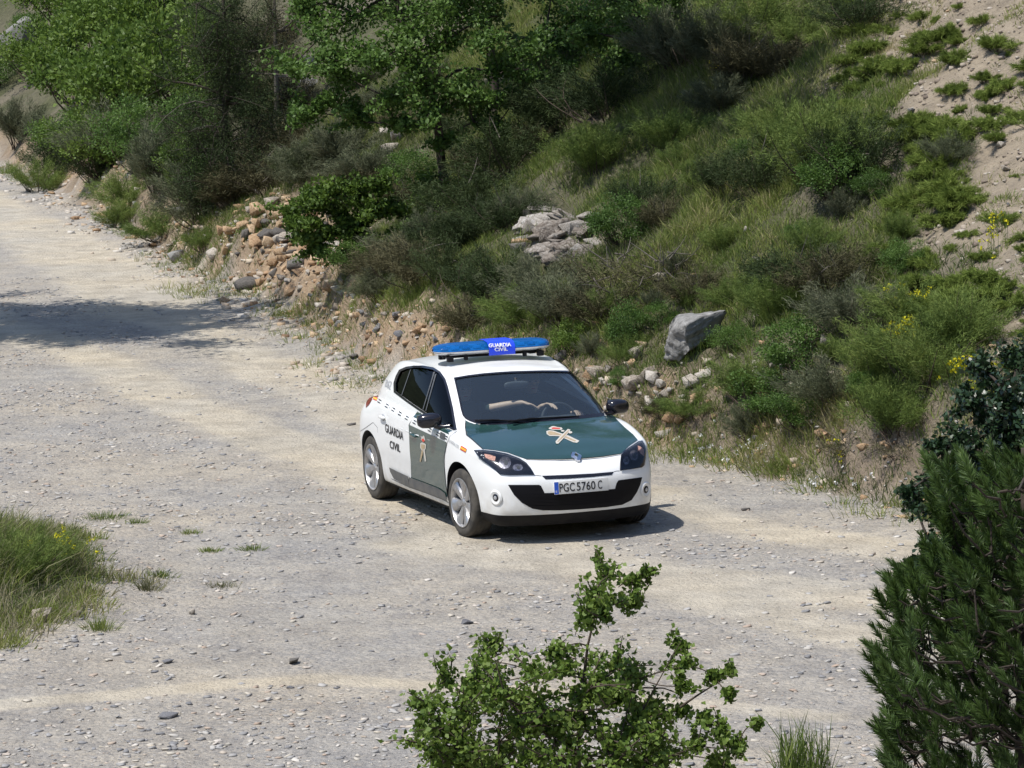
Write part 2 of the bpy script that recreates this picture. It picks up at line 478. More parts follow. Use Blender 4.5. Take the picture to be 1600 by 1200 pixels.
def text_patch(name, s, quad, mat, parent, bold=0.0, off=0.0075, bvh=None):
    V2, F = text_mesh(s, bold); TL, TR, BR, BL = [np.array(q, float) for q in quad]
    V = []
    for u, v in V2:
        p = (BL * (1 - u) + BR * u) * (1 - v) + (TL * (1 - u) + TR * u) * v
        h, n = hit(p[0], p[1], bvh); V.append(h + n * off)
    return obj(name, mesh_np(name, V, F), mat, parent)

WIND = [(709.1,590.3),(731,586.6),(753.8,583.8),(777,581.8),(800.6,580.4),(847.5,579.1),(870,579.2),(890.6,579.6),(900,587.5),(911,598),(922.5,610),(931,622),(938,634),(943,645),(944.5,650),(930,652.2),(913,654.1),(880,656.6),(847.5,658.8),(820,661.2),(791.3,663.2),(770,664.0),(753.7,663.4),(741,660.8),(733.1,657.8),(727,654.3),(722.8,649.4),(720,640),(716.2,621.2),(712.5,605)]
SWIN = [(615.7,613),(615.3,598.7),(618.7,588),(624,578),(634.7,573.3),(646.7,571.6),(661.3,571.6),(677.3,574.7),(688,581.3),(696,592),(700,604),(704,620),(708,637.3),(710.7,653.3),(714,672),(708,672.5),(695,666),(680,657.5),(668,650),(653.3,640.5),(634.7,627.5)]
def shrink(P, d):
    P = [np.array(p, float) for p in P]; out = []
    A = sum(P[i][0] * P[(i + 1) % len(P)][1] - P[(i + 1) % len(P)][0] * P[i][1] for i in range(len(P)))
    s = 1 if A > 0 else -1
    for i in range(len(P)):
        a = P[i] - P[i - 1]; b = P[(i + 1) % len(P)] - P[i]
        n = np.array([-a[1], a[0]]) / (np.linalg.norm(a) + 1e-6) + np.array([-b[1], b[0]]) / (np.linalg.norm(b) + 1e-6)
        n = n / (np.linalg.norm(n) + 1e-6); out.append(tuple(P[i] + n * s * d))
    return out
def prism(pts3, axis, lo, hi):                 # extrude a 3D outline along an axis into a closed cutter
    bm = bmesh.new(); a = []; b = []
    for p in pts3:
        q = list(p); q[axis] = lo; a.append(bm.verts.new(q)); q = list(p); q[axis] = hi; b.append(bm.verts.new(q))
    bm.faces.new(a); bm.faces.new(b[::-1])
    for i in range(len(a)): bm.faces.new((a[i], a[(i + 1) % len(a)], b[(i + 1) % len(a)], b[i]))
    bmesh.ops.recalc_face_normals(bm, faces=bm.faces)
    return bm
def boolean(me, cutters):
    o = bpy.data.objects.new('tmp', me); col.objects.link(o); tmp = []
    for bm, op in cutters:
        cm = bpy.data.meshes.new('c'); bm.to_mesh(cm); co = bpy.data.objects.new('c', cm); col.objects.link(co); tmp.append(co)
        md = o.modifiers.new('b', 'BOOLEAN'); md.operation = op; md.solver = 'EXACT'; md.object = co
    dg = bpy.context.evaluated_depsgraph_get(); dg.update()
    res = bpy.data.meshes.new_from_object(o.evaluated_get(dg))
    for t in tmp + [o]: bpy.data.objects.remove(t)
    return res
w3 = [hit(*p)[0] for p in shrink(WIND, 2.0)]
s3 = [hit(*p)[0] for p in shrink(SWIN, 2.6)]
def cyl(c, r, y0, y1, seg=48):
    return prism([(c[0] + r * math.cos(2 * math.pi * i / seg), 0, c[1] + r * math.sin(2 * math.pi * i / seg)) for i in range(seg)], 1, y0, y1)
cut = [(green_bm, 'UNION'), (cav_bm, 'DIFFERENCE'), (prism(w3, 0, -0.2, 2.4), 'DIFFERENCE'), (prism(s3, 1, -1.2, 1.2), 'DIFFERENCE')]
for (x, z, r) in ((1.3205, 0.325, 0.372), (-1.3205, 0.325, 0.360)):
    for s in (-1, 1):
        cut.append((cyl((x, z), r, *sorted((s * 0.60, s * 1.1))), 'DIFFERENCE'))
lower_me = bm_to_me(lower_bm, 'lower')
for f in green_bm.faces: f.smooth = True
body_me = boolean(lower_me, cut)
body_me.materials.clear()
for m in (M_white, M_trim, M_int): body_me.materials.append(m)
bm = bmesh.new(); bm.from_mesh(body_me)
for f in bm.faces: f.smooth = True
for e in bm.edges:
    if len(e.link_faces) == 2 and e.calc_face_angle(0) > 0.55: e.smooth = False
for f in bm.faces:
    c = f.calc_center_median(); r_in = False
    for wx in (1.3205, -1.3205):
        d = math.hypot(c.x - wx, c.z - 0.325); ra = 0.372 if wx > 0 else 0.360
        if d < ra + 0.004 and abs(c.y) < 0.97 and abs(f.normal.y) < 0.5 and (Vector((c.x - wx, 0, c.z - 0.325)).dot(f.normal) < 0): r_in = True
        if d < ra - 0.004: r_in = True
    f.material_index = 0
    if c.z < 0.225 or (c.x > 1.5 and c.z < 0.270): f.material_index = 1
    if r_in: f.material_index = 1
    inside = abs(c.y) < 0.80 and -1.9 < c.x < 1.0 and c.z > 0.3 and (Vector((c.x, c.y, c.z)) + f.normal * 0.02 - Vector((-0.3, 0, 0.9))).length < (c - Vector((-0.3, 0, 0.9))).length
    if inside and c.z < 1.5 and f.normal.dot(c - Vector((-0.3, 0, 0.9))) < -0.02: f.material_index = 2
bm.to_mesh(body_me); bm.free()

car = empty('police_car', CAR_O, (0, 0, CAR_ANG))
tag(car, 'white and dark green police hatchback with blue roof light bar driving on the gravel road', 'car')
body = bpy.data.objects.new('body', body_me); col.objects.link(body); body.parent = car; body['label'] = 'glossy white hatchback body shell'

# --- glazing
ws_ = patch('windscreen', shrink(WIND, 0.8), M_wind, car, off=-0.006, step=7, bvh=SKIN_UP)
SW_in = shrink(SWIN, 1.5)
def side_pane(name, mat, sgn, off):
    V2, F, nb = fill2d(SW_in, 6); V = []
    for p in V2:
        h, n = hit(*p); q = h + n * off; V.append((q.x, q.y, q.z))
    F = face_cam(V, F)
    V = [(v[0], v[1] * sgn, v[2]) for v in V]
    return obj(name, mesh_np(name, V, [f if sgn > 0 else f[::-1] for f in F], True), mat, car)
side_pane('side_window', M_side, 1, -0.008)
side_pane('side_window', M_sidel, -1, -0.008)
def band(name, P, w, mat, parent, off, sgns=(1,), bvh=None):       # frame band between an outline and its inset
    A = smooth_poly(P, 3); B = shrink(A, w); V = []; F = []; n = len(A)
    for a, b in zip(A, B):
        for q in (a, b):
            h, nn = hit(q[0], q[1], bvh); h = h + nn * off; V.append(h)
    for i in range(n): j = (i + 1) % n; F.append((2 * i, 2 * j, 2 * j + 1, 2 * i + 1))
    mb = MB()
    for s in sgns: mb.add([(v[0], v[1] * s, v[2]) for v in V], F)
    return obj(name, mesh_np(name, mb.V, mb.F, True), mat, parent)
band('window_trim', SWIN, 3.4, M_black, car, 0.005)
band('window_trim', SWIN, 3.4, M_black, car, 0.005, (-1,))
band('windscreen_seal', WIND, 2.4, M_black, car, 0.004)
# dark ceramic edge along the foot of the windscreen
patch('windscreen_shade', [(733.1,657.8),(741,660.8),(753.7,663.4),(791.3,663.2),(847.5,658.8),(913,654.1),(943,650.2),(941,645),(913,648.6),(847.5,653.2),(791.3,658.4),(760,658),(741,655)], M_black, car, off=0.002, step=4)
# pillars between the side panes
for P in ([(640.9,577),(627,617)], [(678,580.5),(660,640),], [(680.3,584),(664.5,642)]):
    strip('window_pillar', P, M_trim2, car, w=0.022, off=-0.004)

# --- bonnet, doors, lamps, bumper details (outlines follow the panel joints)
HOOD = [(726.9,657.0),(733,660.2),(741,663.0),(761.9,664.7),(792.8,663.8),(844.4,659.8),(906.3,655.2),(930,652.9),(944.5,650.6),(956.8,648.3),(966,658.6),(976.4,668.9),(988.8,679.2),(996.4,688),(982.6,697.2),(970.2,709.3),(941.3,713.6),(910.4,716.2),(875.3,717.9),(844.4,718.3),(821.7,717.9),(807.3,712.7),(792.8,707.4),(772.2,703.6),(754.7,702.0),(747.4,695.7),(737.1,686.4),(728.9,680.2),(727.4,668.9)]
hood = patch('bonnet', HOOD, M_green, car, off=0.006, step=4); hood['label'] = 'dark green bonnet'
strip('bonnet_gap', [(727.5,661),(727.2,669),(728.7,680.6),(737,687),(747,696.3),(754.7,702.8)], M_seam, hood, w=0.008, off=0.009)
strip('bonnet_gap', [(821.7,718.6),(844.4,719),(875.3,718.6),(910.4,716.9),(941.3,714.3),(970.2,710.1)], M_seam, hood, w=0.009, off=0.009)
HL = [(740.2,703.5),(754.7,703.4),(772.2,704.9),(792.8,709.1),(811.4,716.2),(822,723),(829.5,732),(835.1,742.1),(815.5,742.3),(796,742.6),(782.5,741.5),(776.3,735.8),(761.9,724.5),(748.5,714.3)]
HR = [(970.2,710.8),(976,704.5),(982.6,699.3),(997,690.0),(1003.6,688.5),(1007,694),(1009.4,703),(1008.6,716),(1006.6,727),(1003,730.4),(984.6,733.4),(968.4,735.5),(968.8,722.5)]
M_refl = pmat('lamp_reflector', (0.50, 0.48, 0.52), 0.25, metal=0.8, noise=0.8, nscale=70)
def headlight(P, lamp, refl, amb, chrome2):
    t = patch('headlight', P, M_black, car, off=0.003, step=4); t['label'] = 'dark swept-back headlamp'
    # bowls stand proud of the dark housing, the lens covers them
    for (cx, cy, rx, ry, m, nm) in ((*lamp, M_refl, 'reflector'), (*chrome2, M_refl, 'reflector'), (*amb, M_amber, 'indicator_reflector')):
        P2 = [(cx + rx * math.cos(a), cy + ry * math.sin(a)) for a in np.linspace(0, 2 * math.pi, 17)[:-1]]
        if m is M_amber: P2 = [(cx - rx, cy - ry), (cx - rx * .1, cy - ry * .8), (cx + rx * .9, cy - ry * .2), (cx + rx * .75, cy + ry), (cx - rx * .1, cy + ry * .55), (cx - rx * .8, cy - ry * .1)]
        patch(nm, P2, m, t, off=0.006, step=2.5)
        if nm == 'reflector':
            P3 = [(cx + 0.15 * rx + 0.36 * rx * math.cos(a), cy + 0.40 * ry * math.sin(a)) for a in np.linspace(0, 2 * math.pi, 13)[:-1]]
            patch('bulb_shroud', P3, M_trim2, t, off=0.0085, step=2.5)
    patch('lens', P, M_lamp, t, off=0.014, step=4)
    return t
headlight(HL, (789, 723.5, 9.5, 9.5), None, (766, 715.5, 9.5, 5.5), (809, 731, 8.0, 5.5))
headlight(HR, (990, 712, 7.0, 8.0), None, (1001.3, 705, 5.0, 8.0), (978, 720, 5.0, 6.5))
slot = patch('upper_grille', [(846.5,743.5),(885.6,742.1),(926.9,740.0),(958.9,737.2),(955.8,742.1),(926.9,745.4),(885.6,748.2),(852.6,749.1)], M_black, car, off=0.003, step=4)
GR = [(793.9,757.6),(842.3,757.6),(845.4,759.2),(851,770.4),(906.3,768.9),(960.9,763.8),(963,755.5),(966.1,750.4),(1003.2,745.6),(1000.1,757.6),(995,768.9),(986.7,781.3),(972.3,788.5),(947.5,792.2),(906.3,795.7),(875.3,797.4),(848.5,797.4),(832,794.7),(815.5,785.4),(803.1,773)]
M_gr = pmat('grille_black', (0.006, 0.006, 0.008), 0.45, spec=0.15)
gril = patch('lower_grille', GR, M_gr, car, off=0.003, step=4); gril['label'] = 'wide black lower air intake'
for k in range(5):
    yy = 774 + k * 4.3; a = 806 + k * 5; b = 990 - k * 6
    strip('grille_bar', [(a, yy), (850, yy - 0.8), (906, yy - 3.0), (b, yy - 8)], M_gr, gril, w=0.007, off=0.010)
def ellp(cx, cy, rx, ry, n=22): return [(cx + rx * math.cos(a), cy + ry * math.sin(a)) for a in np.linspace(0, 2 * math.pi, n + 1)[:-1]]
M_recess = pmat('bumper_recess', (0.62, 0.63, 0.63), 0.4, coat=0.3)
for (cx, cy, rx, ry, sx) in ((774.7, 777.8, 5.9, 6.1, 1), (1009.0, 764.8, 3.6, 5.6, -1)):
    h, n = hit(cx, cy)
    fl = MB()
    z = Vector((1, 0, 0)); q = z.rotation_difference(n).to_matrix().to_4x4()
    # recessed ring, bowl and lamp glass
    fl.lathe([(0.074, 0.000), (0.060, 0.010), (0.044, 0.006), (0.036, 0.003)], 'x', seg=28)
    V = [q @ Vector(v) + h for v in fl.V]; m2 = MB(); m2.add(V, fl.F)
    fo = m2.build('fog_light', M_white, car); fo['label'] = 'round fog lamp in its white surround'
    g2 = MB(); g2.lathe([(0.0, 0.009), (0.02, 0.010), (0.034, 0.004)], 'x', seg=20)
    m3 = MB(); m3.add([q @ Vector(v) + h for v in g2.V], g2.F); m3.build('lamp_glass', M_black, fo)
    g3 = MB(); g3.lathe([(0.0, 0.0125), (0.012, 0.0125), (0.018, 0.010)], 'x', seg=16)
    m4 = MB(); m4.add([q @ Vector(v) + h for v in g3.V], g3.F); m4.build('bulb', M_silv, fo)
# bumper joint under the lamps and white nose bar joint
strip('bumper_joint', [(835.5,742.6),(841,743.2),(846,743.6)], M_seam, car, w=0.004)
strip('bumper_joint', [(959,737.2),(963,736.0),(968,735.8)], M_seam, car, w=0.004)
strip('bumper_joint', [(782,742.0),(776,736),(762,725),(748,715)], M_seam, car, w=0.005)

# --- number plate
hp, hn_ = hit(906.8, 759)
pl = MB(); px0 = hp.x + 0.018
pl.box((0, 0, 0), (0.010, 0.525, 0.116), bev=0.003)
plate = pl.build('number_plate', M_plate, car, loc=(px0 + 0.006, hp.y, hp.z), rot=(0, R(-4), 0))
bm_ = MB(); bm_.box((0.0058, -0.243, 0), (0.002, 0.040, 0.108)); bm_.build('country_band', M_eu, plate)
def plate_text(s, y0, y1, z0, z1, mat, nm='lettering', bold=0.012):
    V2, F = text_mesh(s, bold)
    V = [(0.0072, lerp(y0, y1, u), lerp(z0, z1, v)) for u, v in V2]
    return obj(nm, mesh_np(nm, V, F), mat, plate)
plate_text('PGC', -0.215, -0.065, -0.040, 0.040, M_ink); plate_text('5760', -0.048, 0.135, -0.040, 0.040, M_ink); plate_text('C', 0.158, 0.200, -0.040, 0.040, M_ink)
plate_text('E', -0.252, -0.236, -0.040, -0.022, M_whs, bold=0.0)
pm = MB(); pm.box((px0 - 0.02, hp.y, hp.z), (0.04, 0.50, 0.09)); pm.build('plate_bracket', M_white, car)

# --- badge on the nose: upright lozenge ring
hb, nb_ = hit(899.6, 713.0)
def ringpoly(outer, inner, th):
    n = len(outer); V = []; F = []
    for (a, b) in outer: V.append((th * 0.35, a, b))
    for (a, b) in inner: V.append((th, a, b))
    for (a, b) in outer: V.append((-0.01, a, b))
    for (a, b) in inner: V.append((-0.01, a, b))
    for i in range(n):
        j = (i + 1) % n
        F += [(i, j, n + j, n + i), (2 * n + i, i, j, 2 * n + j)[::-1], (n + i, n + j, 3 * n + j, 3 * n + i)]
    return V, F
loz = [(0, 0.072), (0.026, 0.040), (0.050, 0.0), (0.026, -0.040), (0, -0.072), (-0.026, -0.040), (-0.050, 0.0), (-0.026, 0.040)]
loz = [(0.014, 0.070), (0.050, 0.008), (0.050, -0.008), (0.014, -0.070), (-0.014, -0.070), (-0.050, -0.008), (-0.050, 0.008), (-0.014, 0.070)]
inn = [(a * 0.36, b * 0.42) for a, b in loz]
V, F = ringpoly(loz, inn, 0.016)
rq = Vector((1, 0, 0)).rotation_difference(Vector((nb_.x, 0, nb_.z * 0.8)).normalized()).to_matrix()
bd = MB(); bd.add([rq @ Vector(v) + hb + Vector((0.012, 0, 0.0)) for v in V], F); badge = bd.build('badge', M_chrome, car, smooth=False); badge['label'] = 'chrome lozenge badge'
bk = MB(); bk.add([rq @ Vector((0.0, a * 1.12, b * 1.08)) + hb + Vector((0.008, 0, 0)) for a, b in loz], [tuple(range(8))]); bk.build('backing', M_seam, badge, smooth=False)

# --- green door panel, mouldings, stripe, lettering on the side
DG = [(639.2,663.3),(698.3,690.8),(697,700),(694.7,710),(694.2,720),(695.3,741.7),(698.3,766.7),(699.6,776),(686,765),(665,757),(643,748.5),(643.3,741.7),(642.8,726.7),(640.8,703.3)]
dg_ = patch('front_door', DG, M_green, car, off=0.005, step=4); dg_['label'] = 'dark green panel of the front door'
patch('door_corner', [(645.8,651.7),(653.3,643.5),(668,651.5),(682,660.5),(697,668.5),(706.7,673.6),(701.7,679.2),(691.7,674.4),(666.7,662.0)], M_green, dg_, off=0.004, step=4)
patch('side_moulding', [(641,745.2),(665,754),(686.7,762.6),(697,770),(700.6,782.8),(690,777.8),(665,768.4),(640,760)], M_trim2, dg_, off=0.014, step=4)
RD = [(612.5,617),(634.7,629.0),(653.3,641.8),(646,652),(638.8,664),(640.0,690),(642.0,720),(642.8,744),(641,761),(629,755),(617.5,748.6),(611.5,737.5),(606.5,715),(602.6,690),(603.6,668),(608.6,640)]
rd = patch('rear_door', RD, M_white, car, off=0.003, step=4); rd['label'] = 'white rear door lettered in black'
strip('door_gap', RD[12:] + RD[:1], M_seam, rd, w=0.006, off=0.002)
strip('door_gap', [(658,645),(645,652),(639.5,664),(640.6,690),(642.8,720),(643.5,745),(641,762)], M_seam, rd, w=0.006)
patch('side_moulding', [(610,730),(625,737.4),(640,744.2),(640,760),(629,754),(617.5,747.6),(611.7,737)], M_trim2, rd, off=0.014, step=4)
strip('door_gap', [(714,674),(703,682),(699,692),(695.2,712),(694.8,728),(697,755),(700.5,781)], M_seam, car, w=0.006)
strip('sill_joint', [(612,748),(640,761.5),(665,770),(690,779.6),(703,786.5)], M_seam, car, w=0.005)
for cx, cy in ((593.3,627.5),(604.7,634.5),(615,640.5),(625.3,646.7),(636.2,653.3),(648.3,659.7),(660,665.5),(672.2,671.7),(685,678.3),(697.5,683.8)):
    for dx, dy in ((0.8, -1.7), (-0.8, 1.7)):
        x, y = cx + dx, cy + dy
        patch('chequer_stripe', [(x - 2.7, y - 2.3), (x + 1.9, y + 0.0), (x + 2.7, y + 1.9), (x - 1.9, y - 0.3)], M_ink, car, off=0.006, step=4)
patch('stripe_panel', [(689,674.8),(696.5,678.6),(695,687.5),(687.6,684)], M_trim2, car, off=0.0065, step=4)
def flag(q, parent):                            # red, yellow, red
    TL, TR, BR, BL = [np.array(a, float) for a in q]
    for v0, v1, m in ((0, 0.27, M_red), (0.27, 0.73, M_yel), (0.73, 1, M_red)):
        patch('flag_sticker', [TL + (BL - TL) * v0, TR + (BR - TR) * v0, TR + (BR - TR) * v1, TL + (BL - TL) * v1], m, parent, off=0.005, step=4)
flag([(584.5,619.5),(590.5,622),(588.5,626.5),(583,624)], car)
flag([(721.2,696.2),(730,701.5),(727.8,707),(719.2,702)], car)
text_patch('lettering', 'GUARDIA', [(602.5,661.0),(631.2,675.2),(631.0,688.2),(602.8,674.8)], M_ink, car, bold=0.02)
text_patch('lettering', 'CIVIL', [(609.8,687.6),(626.3,695.0),(626.3,706.8),(609.8,699.6)], M_ink, car, bold=0.02)
text_patch('lettering', 'GUARDIA CIVIL', [(702.5,685.3),(718.8,696.2),(716.6,700.4),(701.0,689.2)], M_inkg, car, bold=0.01)
text_patch('lettering', "'062", [(604.3,592.4),(613.6,595.6),(610.2,608.6),(600.4,603.2)], M_inkg, car, bold=0.01)
# handles
for (cx, cy, m, par) in ((599.3, 651.8, M_white, rd), (647.8, 680.3, M_green, dg_)):
    h, n = hit(cx, cy)
    hb_ = MB(); hb_.ell((h.x, h.y - 0.022, h.z), (0.085, 0.016, 0.017), n=2.6); ho = hb_.build('handle', m, par)
    hc = MB(); hc.ell((h.x - 0.01, h.y, h.z - 0.004), (0.058, 0.008, 0.036)); hc.build('handle_recess', M_inkg if m is M_white else M_seam, par)
h, n = hit(582, 712)
strip('bumper_joint', [(563,674),(572,668),(583,660),(590,668),(590.5,676)], M_seam, car, w=0.004)
# tail lamp
patch('tail_light', [(582.3,614.6),(583.3,617.5),(581.5,625),(577,632.5),(572.2,637.3),(572.8,630),(576.5,620)], M_tail, car, off=0.006, step=3)
# the same doors, mouldings and lamp on the car's left side
def mirror_copy(o, parent):
    me = o.data.copy()
    for v in me.vertices: v.co.y = -v.co.y
    me.flip_normals()
    c = bpy.data.objects.new(o.name.split('.')[0], me); col.objects.link(c); c.parent = parent
    if 'label' in o.keys(): c['label'] = o['label']
    for ch in list(o.children): mirror_copy(ch, c)
    return c
for o in list(car.children):
    if o.type == 'MESH' and o.name.split('.')[0] in ('front_door', 'rear_door', 'tail_light', 'chequer_stripe', 'sill_joint'): mirror_copy(o, car)
# emblems: crowned sword crossed with a bundle of rods
def emblem(T, parent, off):
    def E(nm, P, m, o): patch(nm, [T(*p) for p in P], m, parent, off=o, step=3)
    M_whs = M_whe
    E('emblem', [(230,135),(300,95),(340,95),(400,110),(500,125),(520,150),(495,172),(320,172),(235,155)], M_whs, off)
    E('emblem', [(285,135),(330,122),(470,135),(460,157),(300,157)], M_red, off + 0.0015)
    E('emblem', [(180,200),(245,180),(330,190),(480,240),(640,290),(870,400),(820,442),(740,430),(560,350),(440,305),(360,300),(250,300),(190,260)], M_whs, off)
    E('emblem', [(210,215),(260,200),(340,215),(470,262),(620,318),(800,400),(770,415),(600,345),(450,285),(340,280),(250,280),(212,250)], M_tan, off + 0.0015)
    E('emblem', [(630,160),(685,175),(600,290),(430,465),(385,465),(372,420),(470,310)], M_whs, off + 0.003)
    E('emblem', [(640,185),(655,192),(560,310),(425,430),(405,430),(500,320)], M_tan, off + 0.0045)
    E('emblem', [(640,225),(660,200),(715,215),(722,238),(690,255),(650,250)], M_whs, off + 0.003)
    E('emblem', [(480,195),(520,180),(560,190),(545,215),(500,218)], M_whs, off + 0.003)
emblem(lambda x, y: (840 + x / 13.333, 660 + y / 13.333), hood, 0.0085)
def dT(x, y): return (660 + 2 + (x / 6) - 0, 683 + y / 6)
for P, m, o in (([(-6,-8),(0,-14),(6,-6),(18,30),(-2,50),(-26,20)], M_whe, 0.0080), ([(-20,22),(0,12),(14,34),(-2,48)], M_red, 0.0095),
                ([(-30,58),(-14,48),(14,60),(24,70),(20,110),(4,130),(-18,124),(-32,96)], M_whe, 0.0080), ([(-22,66),(12,72),(14,104),(-8,118),(-22,96)], M_tan, 0.0095),
                ([(-16,120),(0,126),(-24,232),(-36,226)], M_tan, 0.0095), ([(-4,120),(10,116),(26,222),(12,230)], M_whe, 0.0080)):
    patch('emblem', [dT(x + 6, y) for x, y in P], m, dg_, off=o, step=3)
# wipers
for (a, b, c) in (((741,660.5),(790,660.2),(830,659.2)), ((792,661.5),(850,656.2),(905,652.6))):
    P = [hit(*a)[0] + Vector((0.02, 0, 0.022)), hit(*b)[0] + Vector((0.0, 0, 0.018)), hit(*c)[0] + Vector((0.0, 0, 0.016))]
    wb = MB(); wb.tube(P, [0.010, 0.008, 0.005], 8); wi = wb.build('wiper', M_trim, car)
    w2 = MB(); w2.tube([P[0] + Vector((0.03, 0.03, 0.0)), lerp(P[0], P[1], 0.6) + Vector((0.02, 0, 0.01)), P[1]], [0.012, 0.008, 0.006], 8); w2.build('wiper_arm', M_trim, wi)

# --- door mirrors
for s in (-1, 1):
    mr = MB(); rot = Matrix.Rotation(R(s * 18), 3, 'Z') @ Matrix.Rotation(R(-s * 5), 3, 'X')
    mr.ell((0.690, s * 0.945, 1.012), (0.075, 0.118, 0.070), rot, n=2.7)
    mo = mr.build('side_mirror', M_black, car); mo['label'] = 'glossy black door mirror'
    st = MB(); st.tube([(0.80, s * 0.775, 0.955), (0.77, s * 0.83, 0.950), (0.715, s * 0.90, 0.965)], [0.032, 0.026, 0.030], 12); st.build('mirror_arm', M_black, mo)
    gl = MB(); gl.box((0.612, s * 0.945, 1.012), (0.006, 0.18, 0.105), rot, bev=0.002); gl.build('mirror_glass', M_chrome, mo)

# --- wheels
def wheel(x, s, steer=0.0):
    e = bpy.data.objects.new('wheel', None); col.objects.link(e); e.parent = car; e.location = (x, s * 0.775, 0.316); e.rotation_euler = (0, 0, steer)
    prof = [(0.222, 0.100), (0.236, 0.103), (0.262, 0.107), (0.290, 0.104), (0.306, 0.095), (0.314, 0.078)]
    for k in range(4):
        y = 0.064 - k * 0.037
        prof += [(0.316, y + 0.008), (0.316, y - 0.012), (0.309, y - 0.0145), (0.309, y - 0.0185)] if k < 3 else [(0.316, y + 0.008), (0.316, y - 0.012)]
    prof += [(0.314, -0.078), (0.306, -0.095), (0.290, -0.104), (0.262, -0.107), (0.222, -0.100)]
    t = MB(); t.lathe([(r, s * h) for r, h in prof], 'y', seg=64); ty = t.build('tyre', M_tyre, e, angle=0.9)
    # rim barrel, seven broad spokes and hub
    t = MB(); t.lathe([(0.224, s * 0.100), (0.229, s * 0.108), (0.221, s * 0.110), (0.213, s * 0.099), (0.207, s * 0.060), (0.207, -s * 0.09)], 'y', seg=64)
    rng = random.Random(3); ph0 = rng.random() + x
    for k in range(7):
        a = 2 * math.pi * k / 7 + ph0
        prof2 = [(0.045, 0.44), (0.10, 0.31), (0.16, 0.27), (0.218, 0.31)]
        for side in (0,):
            V = []; F = []
            for (r, w) in prof2:
                wv = w * 1.05
                lift = s * (0.100 - 0.030 * math.cos(r / 0.22 * 1.5))
                for dd, dep in ((-wv, -0.016), (-wv * 0.80, 0.003), (0.0, 0.007), (wv * 0.80, 0.003), (wv, -0.016)):
                    aa = a + dd
                    V.append((r * math.cos(aa), lift + s * dep, r * math.sin(aa)))
            for i in range(3):
                for j in range(4): F.append((i * 5 + j, i * 5 + j + 1, (i + 1) * 5 + j + 1, (i + 1) * 5 + j))
            t.add(V, F)
            t.add([(v[0], v[1] - s * 0.022, v[2]) for v in V], F)
    t.lathe([(0.0, s * 0.086), (0.028, s * 0.085), (0.034, s * 0.078), (0.060, s * 0.072), (0.060, s * 0.03)], 'y', seg=24)
    for k in range(5):
        a = 2 * math.pi * k / 5
        t.lathe([(0.0, s * 0.082), (0.009, s * 0.081), (0.010, s * 0.06)], 'y', c=(0.045 * math.cos(a), 0, 0.045 * math.sin(a)), seg=8)
    t.build('rim', M_rim, e, angle=0.9)
    t = MB(); t.lathe([(0.0, s * 0.02), (0.207, s * 0.02)], 'y', seg=32); t.lathe([(0.0, s * 0.035), (0.13, s * 0.035), (0.13, s * 0.02)], 'y', seg=32); t.build('brake_disc', M_hub, e)
for x in (1.3205, -1.3205):
    for s in (-1, 1): wheel(x, s, R(4) if x > 0 else 0)
# arch liners and underbody
ub = MB(); ub.box((0.0, 0, 0.27), (3.5, 1.16, 0.14), bev=0.02); ub.box((0, 0, 0.24), (1.9, 1.66, 0.10), bev=0.02);
ub.build('underbody', M_hub, car)

# --- light bar
lb = MB()
zc = 1.548
def barshape(zlo, zhi, xr, yl, n=40):
    V = []; F = []; seg = 12
    for i in range(n + 1):
        u = -1 + 2 * i / n; y = yl * u; e = max(0.0, 1 - abs(u) ** 7) ** 0.5
        e = 0.12 + 0.88 * e
        for j in range(seg + 1):
            a = math.pi * j / seg
            V.append((-0.19 + xr * e * math.cos(a) * (1 if zhi > zlo else 1), y, zlo + (zhi - zlo) * (math.sin(a) ** 0.8) * (0.25 + 0.75 * e)))
    for i in range(n):
        for j in range(seg): F.append((i * (seg + 1) + j, i * (seg + 1) + j + 1, (i + 1) * (seg + 1) + j + 1, (i + 1) * (seg + 1) + j))
    for i in range(n): F.append((i * (seg + 1), (i + 1) * (seg + 1), (i + 1) * (seg + 1) + seg, i * (seg + 1) + seg))
    return V, F
lbar = MB(); lbar.add(*barshape(zc + 0.002, zc - 0.042, 0.158, 0.585)); lbo = lbar.build('light_bar', M_silv, car); lbo['label'] = 'blue lensed roof light bar'
d_ = MB(); d_.add(*barshape(zc + 0.004, zc + 0.076, 0.165, 0.592)); d_.build('dome', M_blue, lbo)
for k in range(10):                            # reflector modules and lamps under the dome
    y = -0.50 + k * 1.0 / 9
    im = MB(); im.box((-0.19 + 0.06, y, zc + 0.024), (0.05, 0.075, 0.036), Matrix.Rotation(R(-20), 3, 'Y'), bev=0.004); im.box((-0.19 - 0.06, y, zc + 0.024), (0.05, 0.075, 0.036), bev=0.004); im.build('lamp_module', M_silv if k % 2 else M_refl, lbo)
lr = MB(); lr.add(*barshape(zc + 0.0, zc + 0.010, 0.168, 0.595)); lr.build('dome_rim', M_silv, lbo)
sp_ = MB(); V = []; F = []
prof = [(-0.19 + 0.168, zc - 0.052), (-0.19 + 0.176, zc), (-0.19 + 0.164, zc + 0.038), (-0.19 + 0.125, zc + 0.070), (-0.19 + 0.03, zc + 0.084), (-0.19 - 0.12, zc + 0.080)]
sy0, sy1 = -0.082, 0.187
for (x, z) in prof: V += [(x, sy0, z), (x, sy1, z)]
for i in range(len(prof) - 1): F.append((2 * i, 2 * i + 1, 2 * i + 3, 2 * i + 2))
sp_.add(V, F); spo = sp_.build('sign_panel', M_bluep, lbo)
PANEL = BVHTree.FromPolygons([Vector(v) for v in V], F)
text_patch('panel_lettering', 'GUARDIA', [(763.0,537.8),(798.3,536.0),(798.6,541.3),(763.4,543.2)], M_whs, lbo, bold=0.03, off=0.008, bvh=PANEL)
